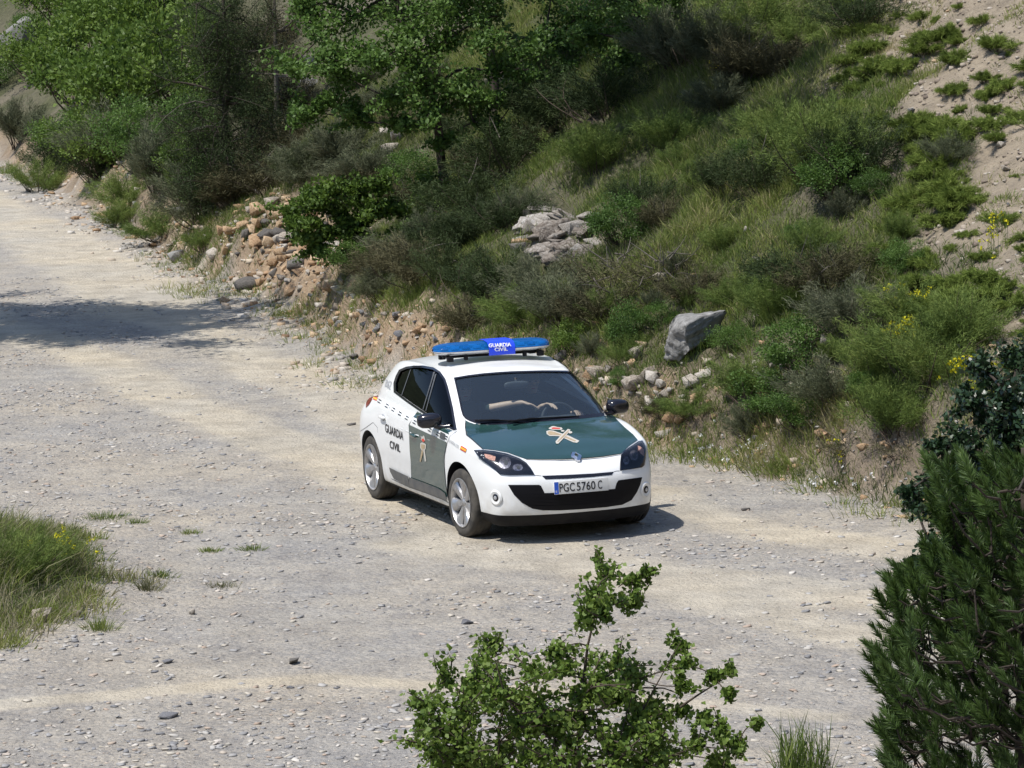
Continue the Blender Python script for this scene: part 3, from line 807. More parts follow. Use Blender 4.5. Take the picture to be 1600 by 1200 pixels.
text_patch('panel_lettering', 'CIVIL', [(772.2,543.6),(792.8,542.6),(793.2,547.7),(772.6,548.7)], M_whs, lbo, bold=0.03, off=0.008, bvh=PANEL)
for s in (-1, 1):
    ft = MB(); y = s * 0.43 + (-0.03 if s < 0 else 0.03)
    ft.box((-0.19, y, zc - 0.050), (0.30, 0.05, 0.022), bev=0.004); ft.box((-0.07, y, zc - 0.068), (0.05, 0.06, 0.05), bev=0.006); ft.box((-0.31, y, zc - 0.068), (0.05, 0.06, 0.05), bev=0.006)
    ft.box((-0.07, y - s * 0.16, zc - 0.060), (0.05, 0.03, 0.05), bev=0.004)
    ft.build('foot', M_trim, lbo)
rb = MB(); rb.box((-0.19, 0, zc - 0.060), (0.06, 0.98, 0.020), bev=0.004); rb.build('crossbar', M_trim, lbo)

# --- cabin
ds = MB(); ds.box((0.86, 0, 0.80), (0.46, 1.46, 0.20), bev=0.05); ds.box((0.60, 0.37, 0.90), (0.20, 0.42, 0.10), bev=0.04); ds.box((0.60, 0, 0.72), (0.22, 0.34, 0.40), bev=0.03)
ds.build('dashboard', M_dash, car)
for s in (-1, 1):
    se = MB(); se.ell((-0.32, s * 0.37, 0.80), (0.09, 0.25, 0.33), Matrix.Rotation(R(-12), 3, 'Y'), n=3); se.ell((-0.05, s * 0.37, 0.50), (0.30, 0.25, 0.10), n=3)
    so = se.build('seat', M_seat, car)
    hr = MB(); hr.ell((-0.42, s * 0.37, 1.17), (0.05, 0.13, 0.09), n=2.6); hr.build('headrest', M_seat, so)
se = MB(); se.ell((-1.15, 0, 0.78), (0.10, 0.64, 0.32), Matrix.Rotation(R(-14), 3, 'Y'), n=3.4); se.ell((-0.9, 0, 0.52), (0.28, 0.64, 0.10), n=3); se.build('rear_seat', M_seat, car)
sw = bpy.data.objects.new('steering_wheel', None); col.objects.link(sw); sw.parent = car; sw.location = (0.54, 0.415, 0.89); sw.rotation_euler = (0, R(-24), 0)
t = MB(); n = 40; V = []; F = []
for i in range(n):
    a = 2 * math.pi * i / n
    for j in range(10):
        b = 2 * math.pi * j / 10; rr = 0.180 + 0.014 * math.cos(b)
        V.append((0.014 * math.sin(b), rr * math.cos(a), rr * math.sin(a)))
for i in range(n):
    for j in range(10): F.append((i * 10 + j, i * 10 + (j + 1) % 10, ((i + 1) % n) * 10 + (j + 1) % 10, ((i + 1) % n) * 10 + j))
t.add(V, F); t.build('wheel_rim', M_int, sw)
t = MB(); t.ell((0.02, 0, -0.01), (0.04, 0.075, 0.062), n=3); t.box((0.02, 0, 0), (0.02, 0.34, 0.035), bev=0.005); t.build('wheel_hub', M_int, sw)
rm = MB(); rm.ell((0.50, 0.0, 1.262), (0.02, 0.125, 0.036), n=3.2); ro = rm.build('rear_view_mirror', M_trim2, car)
rm = MB(); rm.tube([(0.50, 0, 1.28), (0.47, 0, 1.325)], 0.014, 8); rm.build('mirror_stem', M_int, ro)
# pale pillar lining on the far side
pv = MB(); V = []; F = []
for t_ in np.linspace(0.02, 1.0, 9):
    x = lerp(0.90, 0.255, t_) + 0.02 * math.sin(math.pi * t_); z = lerp(0.95, 1.325, t_)
    yo = lerp(0.735, 0.525, t_) + 0.028 * math.sin(math.pi * t_)
    V += [(x - 0.01, yo + 0.012, z), (x + 0.035, yo - 0.045, z + 0.004), (x - 0.055, yo + 0.018, z - 0.01)]
for i in range(8):
    for a, b in ((0, 1), (1, 2), (2, 0)): F.append((i * 3 + a, i * 3 + b, (i + 1) * 3 + b, (i + 1) * 3 + a))
pv.add(V, F); pv.build('pillar_lining', M_liner, car)

# --- the two people in the front seats
def person_mesh(name, nodes, edges, skin_from, root=0):
    me = bpy.data.meshes.new(name)
    me.from_pydata([n[0] for n in nodes], edges, []); me.update()
    o = bpy.data.objects.new(name, me); col.objects.link(o)
    md = o.modifiers.new('s', 'SKIN'); sv = me.skin_vertices[0].data if me.skin_vertices else None
    if sv is None:
        bm = bmesh.new(); bm.from_mesh(me); lay = bm.verts.layers.skin.verify(); bm.verts.ensure_lookup_table()
        for i, n in enumerate(nodes): bm.verts[i][lay].radius = n[1] if hasattr(n[1], '__len__') else (n[1], n[1]); bm.verts[i][lay].use_root = (i == root)
        bm.to_mesh(me); bm.free()
    else:
        for i, n in enumerate(nodes): sv[i].radius = n[1] if hasattr(n[1], '__len__') else (n[1], n[1]); sv[i].use_root = (i == root)
    sb = o.modifiers.new('u', 'SUBSURF'); sb.levels = 2; sb.render_levels = 2
    dg = bpy.context.evaluated_depsgraph_get(); dg.update()
    r = bpy.data.meshes.new_from_object(o.evaluated_get(dg)); bpy.data.objects.remove(o)
    r.materials.clear(); r.materials.append(M_uni); r.materials.append(M_skin)
    for p in r.polygons:
        p.use_smooth = True; p.material_index = 1 if skin_from(p.center) else 0
    return r
def hand(nodes, edges, wrist, direc, side, down, curl=0.5, spread=1.0):
    """palm and five fingers grown from a wrist node; direc = towards the fingertips, side = towards the thumb"""
    d = Vector(direc).normalized(); s_ = Vector(side); s_ = (s_ - d * s_.dot(d)).normalized(); n = Vector(down).normalized()
    w = Vector(nodes[wrist][0]); i0 = len(nodes)
    nodes.append((tuple(w + d * 0.045), (0.036, 0.017))); edges.append((wrist, i0))
    for k, (o_, L_) in enumerate(((0.030, 0.075), (0.011, 0.084), (-0.009, 0.078), (-0.028, 0.062))):
        b = w + d * 0.088 + s_ * o_ ; i = len(nodes)
        dd = (d + s_ * o_ * 3 * spread).normalized()
        p1 = b + dd * L_ * 0.45 + n * L_ * 0.15 * curl; p2 = p1 + dd * L_ * 0.30 + n * L_ * 0.35 * curl; p3 = p2 + dd * L_ * 0.20 + n * L_ * 0.40 * curl
        nodes += [(tuple(b), 0.011), (tuple(p1), 0.0095), (tuple(p2), 0.009), (tuple(p3), 0.0075)]
        edges += [(i0, i), (i, i + 1), (i + 1, i + 2), (i + 2, i + 3)]
    i = len(nodes); b = w + d * 0.035 + s_ * 0.036
    nodes += [(tuple(b), 0.013), (tuple(b + d * 0.025 + s_ * 0.020 + n * 0.01), 0.0105), (tuple(b + d * 0.052 + s_ * 0.026 + n * 0.018 * curl), 0.0085)]
    edges += [(wrist, i), (i, i + 1), (i + 1, i + 2)]
def sitter(y, lean, la, ra, hands):
    N_ = [((-0.10, y, 0.60), 0.13), ((-0.16, y, 0.78), (0.13, 0.15)), ((-0.22 + lean, y, 0.97), (0.12, 0.17)), ((-0.20 + lean, y, 1.07), 0.058), ((-0.18 + lean, y, 1.14), (0.075, 0.07)), ((-0.185 + lean, y, 1.225), (0.088, 0.078)), ((-0.19 + lean, y, 1.275), 0.05),
          ((-0.095 + lean, y, 1.165), 0.014)]
    E_ = [(0, 1), (1, 2), (2, 3), (3, 4), (4, 5), (5, 6), (5, 7)]
    for s, arm, hd in ((1, la, hands[0]), (-1, ra, hands[1])):
        sh = len(N_); N_.append(((-0.20 + lean, y + s * 0.17, 1.01), 0.062)); E_.append((2, sh))
        el, wr = arm
        N_.append((tuple(lerp(Vector(N_[sh][0]), Vector(el), 0.5)), 0.050)); N_.append((tuple(el), 0.040)); N_.append((tuple(lerp(Vector(el), Vector(wr), 0.45)), 0.040)); N_.append((tuple(wr), 0.026))
        E_ += [(sh, sh + 1), (sh + 1, sh + 2), (sh + 2, sh + 3), (sh + 3, sh + 4)]
        hand(N_, E_, sh + 4, *hd)
    for s in (1, -1):
        i = len(N_); N_ += [((0.12, y + s * 0.10, 0.62), 0.085), ((0.34, y + s * 0.13, 0.62), 0.065), ((0.50, y + s * 0.13, 0.42), 0.052), ((0.58, y + s * 0.13, 0.34), 0.04), ((0.70, y + s * 0.13, 0.34), 0.035)]
        E_ += [(0, i), (i, i + 1), (i + 1, i + 2), (i + 2, i + 3), (i + 3, i + 4)]
    return N_, E_
def add_person(label, y, lean, la, ra, hands, bare=True):
    N_, E_ = sitter(y, lean, la, ra, hands)
    el = [Vector(la[0]), Vector(ra[0])]; wr = [Vector(la[1]), Vector(ra[1])]
    def is_skin(c):
        if c.z > 1.085 and abs(c.y - y) < 0.12 and c.x < 0.02 + lean: return True
        for e, w in zip(el, wr):
            ax = (w - e).normalized()
            if (c - e).dot(ax) > (-0.01 if bare else (w - e).length - 0.03) and (c - e).cross(ax).length < 0.16: return True
        return False
    me = person_mesh('person', N_, E_, is_skin)
    o = bpy.data.objects.new('person', me); col.objects.link(o)
    # seated in the car: car frame -> world
    o.location = car.location; o.rotation_euler = car.rotation_euler
    tag(o, label, 'person')
    h_ = MB(); h_.ell((-0.20 + lean, y, 1.245), (0.098, 0.086, 0.082), n=2.2); h_.ell((-0.145 + lean, y, 1.290), (0.07, 0.07, 0.03), n=2.2); h_.build('hair', M_hair, o)
    for s in (-1, 1):
        ey = MB(); ey.ell((-0.103 + lean, y + s * 0.030, 1.205), (0.008, 0.013, 0.008), seg=10, ring=6); ey.build('eye', M_ink, o)
    mo = MB(); mo.ell((-0.107 + lean, y, 1.135), (0.008, 0.022, 0.005)); mo.build('mouth', M_red, o)
    for s in (-1, 1):
        er = MB(); er.ell((-0.18 + lean, y + s * 0.080, 1.19), (0.018, 0.010, 0.030), seg=12, ring=8); er.build('ear', M_skin, o)
add_person('front passenger holding a bare forearm out towards the dashboard, behind the windscreen', -0.37, 0.20,
           ((0.385, -0.225, 1.045), (0.50, 0.035, 1.095)), ((0.05, -0.58, 0.80), (0.25, -0.50, 0.72)),
           (((0.35, 1.10, -0.30), (1, -0.3, 0.2), (0.1, 0.2, -1), 0.45, 1.0), ((1, 0.2, -0.1), (0, 1, 0), (0, 0, -1), 0.5, 1.0)))
add_person('driver with one hand resting on top of the steering wheel', 0.40, -0.02,
           ((0.18, 0.66, 0.88), (0.44, 0.60, 0.95)), ((0.16, 0.24, 0.84), (0.42, 0.262, 1.030)),
           (((1.0, 0.0, 0.2), (0, -1, 0.2), (0.4, 0, -1), 1.0, 0.6), ((0.75, 0.65, 0.32), (0.2, 1, 0.1), (0.6, 0, -1), 1.1, 0.6)), bare=False)
# ------------------------------------------------------------------ terrain
rng = np.random.default_rng(7)
def flat(px, py):
    d = wray(px, py); t = CAM_H / -d[2]; return np.array([d[0] * t, d[1] * t])
FOOT_PX = [(1600, 890), (1420, 800), (1200, 745), (1000, 700), (760, 650), (600, 600), (470, 505), (300, 425), (150, 335), (0, 255)]
foot = [np.array([16.0, -6.0]), np.array([10.0, 14.0]), np.array([6.2, 25.0])] + [flat(*p) for p in FOOT_PX]
d_ = foot[-1] - foot[-2]; foot += [foot[-1] + d_ * 1.5 + np.array([-4, 0]), foot[-1] + d_ * 4 + np.array([-30, 0])]
foot = np.array(foot)
FS = np.concatenate([[0], np.cumsum(np.linalg.norm(np.diff(foot, axis=0), axis=1))])
def foot_dist(X, Y):                           # signed distance to the foot of the slope (+ on the hill side) and arc length
    X = np.asarray(X, float); Y = np.asarray(Y, float)
    best = np.full(X.shape, 1e9); sg = np.ones(X.shape); ss = np.zeros(X.shape)
    for i in range(len(foot) - 1):
        a = foot[i]; b = foot[i + 1]; ab = b - a; L2 = ab @ ab
        t = np.clip(((X - a[0]) * ab[0] + (Y - a[1]) * ab[1]) / L2, 0, 1)
        qx = a[0] + t * ab[0]; qy = a[1] + t * ab[1]
        dd = np.hypot(X - qx, Y - qy); m = dd < best
        best = np.where(m, dd, best)
        cr = ab[0] * (Y - a[1]) - ab[1] * (X - a[0])
        sg = np.where(m, np.where(cr < 0, 1.0, -1.0), sg); ss = np.where(m, FS[i] + t * math.sqrt(L2), ss)
    return best * sg, ss
_perm = rng.permutation(512); _perm = np.concatenate([_perm, _perm]); _val = rng.random(512) * 2 - 1
def vnoise(X, Y):
    X = np.asarray(X, float); Y = np.asarray(Y, float)
    xi = np.floor(X).astype(int); yi = np.floor(Y).astype(int); fx_ = X - xi; fy_ = Y - yi
    fx_ = fx_ * fx_ * (3 - 2 * fx_); fy_ = fy_ * fy_ * (3 - 2 * fy_)
    h = lambda a, b: _val[_perm[(_perm[a & 511] + b) & 511]]
    return (h(xi, yi) * (1 - fx_) + h(xi + 1, yi) * fx_) * (1 - fy_) + (h(xi, yi + 1) * (1 - fx_) + h(xi + 1, yi + 1) * fx_) * fy_
def fbm(X, Y, o=4):
    s = 0; a = 0.5
    for k in range(o): s = s + a * vnoise(X * 2 ** k + 17.3 * k, Y * 2 ** k - 9.1 * k); a *= 0.5
    return s
def sstep(a, b, x): t = np.clip((x - a) / (b - a), 0, 1); return t * t * (3 - 2 * t)
def ground_h(X, Y):
    X = np.asarray(X, float); Y = np.asarray(Y, float)
    n, s = foot_dist(X, Y)
    nn = n + 0.35 * fbm(s * 0.5, n * 0.2 + 5, 3) * sstep(-0.2, 0.8, n)
    bank = 0.55 + 0.35 * fbm(s * 0.35, X * 0 + 2.2, 3)
    slope = 0.62
    up = np.clip(nn, 0, None)
    h = bank * sstep(0.0, 0.55, nn) + slope * np.clip(up - 0.25, 0, None)
    h = np.where(h > 9, 9 + (h - 9) * 0.8, h)
    rough = sstep(0.0, 1.0, n)
    h = h + rough * (0.38 * fbm(X * 0.45, Y * 0.45, 4) + 0.12 * fbm(X * 2.1, Y * 2.1, 3) + 0.05 * fbm(X * 7, Y * 7, 2))
    # shallow drainage folds running down the slope
    h = h + rough * 0.25 * np.sin(s * 0.55 + 1.1 * fbm(s * 0.2, n * 0.3)) * sstep(0.5, 4, n)
    road = sstep(0.4, -0.1, n)
    h = h + road * (0.030 * fbm(X * 0.5, Y * 0.5, 3) + 0.006 * fbm(X * 5, Y * 5, 2))
    # verge of earth and rubble at the foot
    h = h + 0.06 * np.exp(-((n + 0.1) / 0.5) ** 2) * (0.6 + fbm(X * 2, Y * 2, 3))
    h = h + 0.16 * np.exp(-((n - 0.5) / 0.7) ** 2) * fbm(X * 4.5, Y * 4.5, 4) * (n > -0.2)
    # near edge: the ground falls away towards the camera's side
    fall = sstep(21.5, 12.0, Y)
    h = h - fall * 2.2 * sstep(3.0, -1.0, n)
    # grassy hump at the left edge
    gx, gy = -5.2, 31.2
    h = h + 0.35 * np.exp(-(((X - gx) / 1.4) ** 2 + ((Y - gy) / 2.4) ** 2))
    # flat under the car
    cx = X - CAR_O[0]; cy = Y - CAR_O[1]
    k = sstep(4.2, 2.6, np.hypot(cx, cy * 0.8)); h = h * (1 - k) + k * np.clip(h, 0, 0.0)
    return h
def at(px, py):                                # first point of the terrain seen through a pixel
    d = wray(px, py); t = np.arange(15, 190, 0.12)
    X = d[0] * t; Y = d[1] * t; Z = CAM_H + d[2] * t
    g = ground_h(X, Y); m = np.nonzero(Z < g)[0]
    i = m[0] if len(m) else len(t) - 1
    return np.array([X[i], Y[i], g[i]])
def at_many(PX, PY):
    PX = np.asarray(PX, float); PY = np.asarray(PY, float)
    D = WF[None] + (PX[:, None] - 800) / FPX * WR[None] - (PY[:, None] - 600) / FPX * WU[None]
    D /= np.linalg.norm(D, axis=1, keepdims=True)
    out = np.zeros((len(PX), 3)); done = np.zeros(len(PX), bool)
    for t in np.concatenate([np.arange(18, 75, 0.25), np.arange(75, 200, 1.0)]):
        P = D * t; P[:, 2] += CAM_H
        g = ground_h(P[:, 0], P[:, 1]); m = (~done) & (P[:, 2] < g)
        out[m] = np.stack([P[m, 0], P[m, 1], g[m]], 1); done |= m
        if done.all(): break
    return out, done

# axes finer where the photograph looks
def axis_(segs):
    out = []
    for a, b, st in segs: out.append(np.arange(a, b, st))
    return np.concatenate(out + [[segs[-1][1]]])
GX = axis_([(-160, -40, 8), (-40, -16, 1.5), (-16, -9, 0.30), (-9, 8, 0.11), (8, 14, 0.35), (14, 40, 1.5), (40, 160, 8)])
GY = axis_([(-60, 0, 6), (0, 18, 1.2), (18, 58, 0.14), (58, 105, 0.40), (105, 160, 3), (160, 400, 15)])
XX, YY = np.meshgrid(GX, GY); ZZ = ground_h(XX, YY)
NN, SS = foot_dist(XX, YY)
nx, ny = len(GX), len(GY)
Vg = np.stack([XX.ravel(), YY.ravel(), ZZ.ravel()], 1)
idx = np.arange(nx * ny).reshape(ny, nx)
Q = np.stack([idx[:-1, :-1].ravel(), idx[:-1, 1:].ravel(), idx[1:, 1:].ravel(), idx[1:, :-1].ravel()], 1)
PXg, PYg = wpix(Vg.T.reshape(3, -1).T) if False else (None, None)
def wpix_many(P):
    P = P - np.array([0, 0, CAM_H]); z = np.maximum(P @ WF, 0.1)
    return 800 + FPX * (P @ WR) / z, 600 - FPX * (P @ WU) / z
def blob(px, py, cx, cy, rx, ry): return np.exp(-(((px - cx) / rx) ** 2 + ((py - cy) / ry) ** 2))
# lasting colour differences of the soil: orange sub-soil where the bank is cut, pale stony slope to the right, wheel-worn dust
def seg_d(X, Y, P):
    best = np.full(np.shape(X), 1e9)
    for a, b in zip(P[:-1], P[1:]):
        ab = b - a; t = np.clip(((X - a[0]) * ab[0] + (Y - a[1]) * ab[1]) / (ab @ ab), 0, 1)
        best = np.minimum(best, np.hypot(X - a[0] - t * ab[0], Y - a[1] - t * ab[1]))
    return best
TRK = [([(-60, 330), (60, 365), (170, 430), (260, 490)], 1.1), ([(640, 850), (830, 880), (1000, 905), (1200, 960), (1420, 1010)], 0.5), ([(-60, 285), (0, 325), (90, 362), (190, 425), (290, 505), (400, 565), (520, 622), (640, 690), (830, 850), (990, 895), (1250, 925), (1700, 985)], 0.62),
       ([(-60, 480), (60, 530), (150, 560), (260, 620), (380, 668), (500, 715), (600, 762), (760, 850)], 0.55),
       ([(1020, 770), (1150, 822), (1300, 845), (1600, 900)], 0.45),
       ([(-60, 1105), (200, 1085), (500, 1060), (900, 1085), (1300, 1120)], 0.20)]
TRKW = [([flat(*p) for p in P], w) for P, w in TRK]
def track(X, Y):
    m = np.zeros(np.shape(X))
    for P, w in TRKW: m = np.maximum(m, np.exp(-(seg_d(X, Y, P) / w) ** 2))
    return m * (0.85 + 0.5 * fbm(X * 0.8, Y * 0.8, 3))
pgx, pgy = wpix_many(Vg)
nn_ = NN.ravel(); a_or = np.exp(-((nn_ - 0.35) / 0.55) ** 2) * (0.6 + 0.8 * fbm(Vg[:, 0] * 1.2, Vg[:, 1] * 1.2, 3)) * (1 - 0.6 * (pgx > 1050))
a_or = np.maximum(a_or, 1.1 * blob(pgx, pgy, 470, 400, 95, 110) * (nn_ > -1.2)); a_or = np.maximum(a_or, 1.0 * blob(pgx, pgy, 610, 520, 110, 60) * (nn_ > -0.3))
def pale_f(px, py, X, Y, n):                   # the bare stony part of the slope, to the right
    e = np.interp(py, [-200, 0, 120, 250, 400, 500, 600, 700, 760], [1290, 1330, 1385, 1455, 1470, 1515, 1610, 1720, 1820])
    return sstep(-110, 90, px - e + 230 * fbm(X * 1.1, Y * 1.1, 4)) * (n > 0.8)
a_pale = pale_f(pgx, pgy, Vg[:, 0], Vg[:, 1], nn_)
a_hill = sstep(-0.25, 0.25, nn_ + 0.5 * fbm(Vg[:, 0] * 1.5, Vg[:, 1] * 1.5, 3))
a_trk = np.clip(track(Vg[:, 0], Vg[:, 1]), 0, 1) * (1 - a_hill)
fc = NN[:-1, :-1].ravel()
_P3 = Vg; a_green = np.clip(0.75 + 0.9 * fbm(Vg[:, 0] * 0.7 + 3, Vg[:, 1] * 0.7, 4), 0, 1) * (1 - a_pale) * (1 - np.clip(a_or * 1.2, 0, 1)) * sstep(0.0, 0.9, nn_)
ATTR = {'green': a_green, 'orange': np.clip(a_or, 0, 1), 'pale': np.clip(a_pale, 0, 1), 'hill': a_hill, 'track': a_trk}

def soil_material():
    m, N, L, b = nmat('soil_and_gravel')
    def at_(n): a = N.new('ShaderNodeAttribute'); a.attribute_name = n; return a.outputs['Fac']
    tc = N.new('ShaderNodeNewGeometry'); P = tc.outputs['Position']
    def noise(s, d=5, r=0.55, sc=None):
        n = N.new('ShaderNodeTexNoise'); n.inputs['Scale'].default_value = s; n.inputs['Detail'].default_value = d; n.inputs['Roughness'].default_value = r
        if sc:
            mp = N.new('ShaderNodeMapping'); mp.inputs['Scale'].default_value = sc; mp.inputs['Rotation'].default_value = (0, 0, 0.25); L.new(P, mp.inputs[0]); L.new(mp.outputs[0], n.inputs['Vector'])
        else: L.new(P, n.inputs['Vector'])
        return n.outputs['Fac']
    def ramp(f, st):
        r = N.new('ShaderNodeValToRGB'); e = r.color_ramp.elements
        e[0].position = st[0][0]; e[0].color = (*st[0][1], 1); e[1].position = st[1][0]; e[1].color = (*st[1][1], 1)
        for p, c in st[2:]: x = e.new(p); x.color = (*c, 1)
        L.new(f, r.inputs[0]); return r.outputs[0]
    def mix(f, a, c, bt='MIX'):
        x = N.new('ShaderNodeMix'); x.data_type = 'RGBA'; x.blend_type = bt
        for s_, v in ((0, f), (6, a), (7, c)):
            if isinstance(v, (int, float)): x.inputs[s_].default_value = v
            elif isinstance(v, tuple): x.inputs[s_].default_value = (*v, 1)
            else: L.new(v, x.inputs[s_])
        return x.outputs[2]
    def mr(f, a, b_, c=0.0, d=1.0):
        x = N.new('ShaderNodeMapRange'); x.inputs[1].default_value = a; x.inputs[2].default_value = b_; x.inputs[3].default_value = c; x.inputs[4].default_value = d
        L.new(f, x.inputs[0]); return x.outputs[0]
    def math_(op, a, c):
        x = N.new('ShaderNodeMath'); x.operation = op
        for i, v in enumerate((a, c)):
            if isinstance(v, (int, float)): x.inputs[i].default_value = v
            else: L.new(v, x.inputs[i])
        return x.outputs[0]
    vor = N.new('ShaderNodeTexVoronoi'); vor.inputs['Scale'].default_value = 26; L.new(P, vor.inputs['Vector'])
    vor2 = N.new('ShaderNodeTexVoronoi'); vor2.inputs['Scale'].default_value = 60; L.new(P, vor2.inputs['Vector'])
    sepc = N.new('ShaderNodeSeparateColor'); L.new(vor.outputs['Color'], sepc.inputs[0])
    sepc2 = N.new('ShaderNodeSeparateColor'); L.new(vor2.outputs['Color'], sepc2.inputs[0])
    grav = ramp(sepc.outputs[0], [(0.0, (0.23, 0.225, 0.22)), (1.0, (0.52, 0.49, 0.44)), (0.35, (0.34, 0.33, 0.315)), (0.6, (0.41, 0.39, 0.355)), (0.85, (0.44, 0.395, 0.33))])
    grav2 = ramp(sepc2.outputs[0], [(0.0, (0.27, 0.262, 0.25)), (1.0, (0.49, 0.46, 0.41)), (0.5, (0.385, 0.368, 0.34))])
    g = mix(0.5, grav, grav2)
    fine = ramp(noise(180, 3), [(0.3, (0.78, 0.78, 0.78)), (0.7, (1.1, 1.1, 1.1))])
    dustc = ramp(noise(2.2, 6), [(0.3, (0.45, 0.41, 0.335)), (0.7, (0.58, 0.535, 0.445))])
    patchy = mr(noise(0.9, 6, 0.62), 0.42, 0.70)
    streak = mr(noise(3.0, 6, 0.65), 0.46, 0.74, 0, 0.55)
    dm = math_('MAXIMUM', math_('MULTIPLY', patchy, 0.5), streak)
    dm = math_('MAXIMUM', dm, mr(math_('ADD', at_('track'), math_('MULTIPLY', noise(6, 5), 0.5)), 0.42, 0.80))
    road = mix(dm, g, dustc); road = mix(1.0, road, fine, 'MULTIPLY')
    tone = ramp(noise(1.6, 8, 0.68), [(0.30, (0.76, 0.76, 0.77)), (0.60, (1.04, 1.04, 1.03))]); road = mix(1.0, road, tone, 'MULTIPLY')
    tint = ramp(noise(0.35, 4), [(0.35, (0.93, 0.935, 0.96)), (0.65, (1.07, 1.02, 0.95))]); road = mix(1.0, road, tint, 'MULTIPLY')
    hs = ramp(noise(3.5, 8, 0.65), [(0.25, (0.085, 0.065, 0.045)), (0.75, (0.24, 0.19, 0.135)), (0.5, (0.155, 0.12, 0.085))])
    ors = ramp(noise(5, 8, 0.7), [(0.25, (0.20, 0.115, 0.055)), (0.8, (0.50, 0.37, 0.22)), (0.5, (0.36, 0.235, 0.125))])
    pls = ramp(noise(4.5, 8, 0.7), [(0.25, (0.13, 0.10, 0.064)), (0.8, (0.43, 0.35, 0.245)), (0.5, (0.27, 0.215, 0.145))])
    hill = mix(at_('orange'), hs, ors); hill = mix(at_('pale'), hill, pls)
    gs = ramp(noise(6, 8, 0.7), [(0.25, (0.030, 0.034, 0.016)), (0.8, (0.13, 0.135, 0.065)), (0.5, (0.070, 0.078, 0.036))])
    hill = mix(0.22, hill, g, 'MIX'); hill = mix(at_('green'), hill, gs); hill = mix(1.0, hill, fine, 'MULTIPLY')
    c = mix(at_('hill'), road, hill)
    L.new(c, b.inputs['Base Color']); b.inputs['Roughness'].default_value = 0.95; b.inputs['Specular IOR Level'].default_value = 0.15
    hgt = math_('ADD', math_('MULTIPLY', vor.outputs['Distance'], -0.35), math_('MULTIPLY', noise(30, 6, 0.7), 0.8))
    hgt = math_('ADD', hgt, math_('MULTIPLY', noise(5, 6, 0.6), 2.0))
    bp = N.new('ShaderNodeBump'); bp.inputs['Strength'].default_value = 0.9; bp.inputs['Distance'].default_value = 0.045; L.new(hgt, bp.inputs['Height']); L.new(bp.outputs[0], b.inputs['Normal'])
    return m
M_soil = soil_material()
def sub_sheet(name, mask):
    q = Q[mask]; u, inv = np.unique(q, return_inverse=True)
    me = mesh_fast(name, Vg[u], inv.reshape(q.shape), {k: v[u] for k, v in ATTR.items()}, smooth=True)
    o = obj(name, me, M_soil); o['kind'] = 'structure'; return o
sub_sheet('gravel_road', fc < 0); sub_sheet('hillside', fc >= 0)

# unseen ring of wooded high ground, added to darken the horizon reflected in the car
def ring_hills():
    V = []; F = []; n = 72; lay = [(180, -6), (220, 14), (290, 48), (380, 84), (460, 95)]
    for i in range(n):
        a = 2 * math.pi * i / n
        for r, z in lay:
            zz = z * (0.75 + 0.45 * float(fbm(math.cos(a) * 3 + r * .01, math.sin(a) * 3, 3))) if z > 0 else z
            V.append((r * math.cos(a), 30 + r * math.sin(a), zz))
    k = len(lay)
    for i in range(n):
        for j in range(k - 1): F.append((i * k + j, ((i + 1) % n) * k + j, ((i + 1) % n) * k + j + 1, i * k + j + 1))
    o = obj('added_hills', mesh_np('added_hills', V, F, True), pmat('wooded_hill', (0.055, 0.075, 0.035), 0.95, noise=0.5, nscale=0.08)); o['kind'] = 'structure'
ring_hills()

# ------------------------------------------------------------------ vegetation materials
def leafmat(name, cols, rough=0.55, trans=0.35, spec=0.35):
    m, N, L, b = nmat(name)
    a = N.new('ShaderNodeAttribute'); a.attribute_name = 'tint'
    oi = N.new('ShaderNodeObjectInfo'); ad = N.new('ShaderNodeMath'); ad.operation = 'MULTIPLY_ADD'; L.new(oi.outputs['Random'], ad.inputs[0]); ad.inputs[1].default_value = 0.24; L.new(a.outputs['Fac'], ad.inputs[2])
    sb = N.new('ShaderNodeMath'); sb.operation = 'SUBTRACT'; L.new(ad.outputs[0], sb.inputs[0]); sb.inputs[1].default_value = 0.12
    r = N.new('ShaderNodeValToRGB'); e = r.color_ramp.elements; k = len(cols)
    e[0].position = 0; e[0].color = (*cols[0], 1); e[1].position = 1; e[1].color = (*cols[-1], 1)
    for i in range(1, k - 1): x = e.new(i / (k - 1)); x.color = (*cols[i], 1)
    L.new(sb.outputs[0], r.inputs[0]); L.new(r.outputs[0], b.inputs['Base Color'])
    b.inputs['Roughness'].default_value = rough; b.inputs['Specular IOR Level'].default_value = spec
    t = N.new('ShaderNodeBsdfTranslucent'); L.new(r.outputs[0], t.inputs[0])
    mx = N.new('ShaderNodeMixShader'); mx.inputs[0].default_value = trans; L.new(b.outputs[0], mx.inputs[1]); L.new(t.outputs[0], mx.inputs[2])
    L.new(mx.outputs[0], N['Material Output'].inputs[0])
    return m
ML_oak = leafmat('oak_leaf', [(0.040, 0.078, 0.018), (0.075, 0.145, 0.028), (0.115, 0.200, 0.040), (0.18, 0.27, 0.08)])
ML_bright = leafmat('bright_leaf', [(0.045, 0.085, 0.014), (0.09, 0.155, 0.024), (0.140, 0.215, 0.036), (0.21, 0.28, 0.07)])
ML_broom = leafmat('broom_green', [(0.040, 0.066, 0.018), (0.088, 0.135, 0.032), (0.150, 0.210, 0.048), (0.24, 0.28, 0.08)], 0.7, 0.25, 0.2)
ML_grey = leafmat('grey_green', [(0.045, 0.055, 0.030), (0.085, 0.10, 0.055), (0.13, 0.145, 0.085), (0.20, 0.20, 0.13)], 0.8, 0.2, 0.1)
ML_brown = leafmat('brown_heath', [(0.030, 0.028, 0.016), (0.064, 0.060, 0.031), (0.105, 0.100, 0.052), (0.17, 0.155, 0.09)], 0.85, 0.1, 0.1)
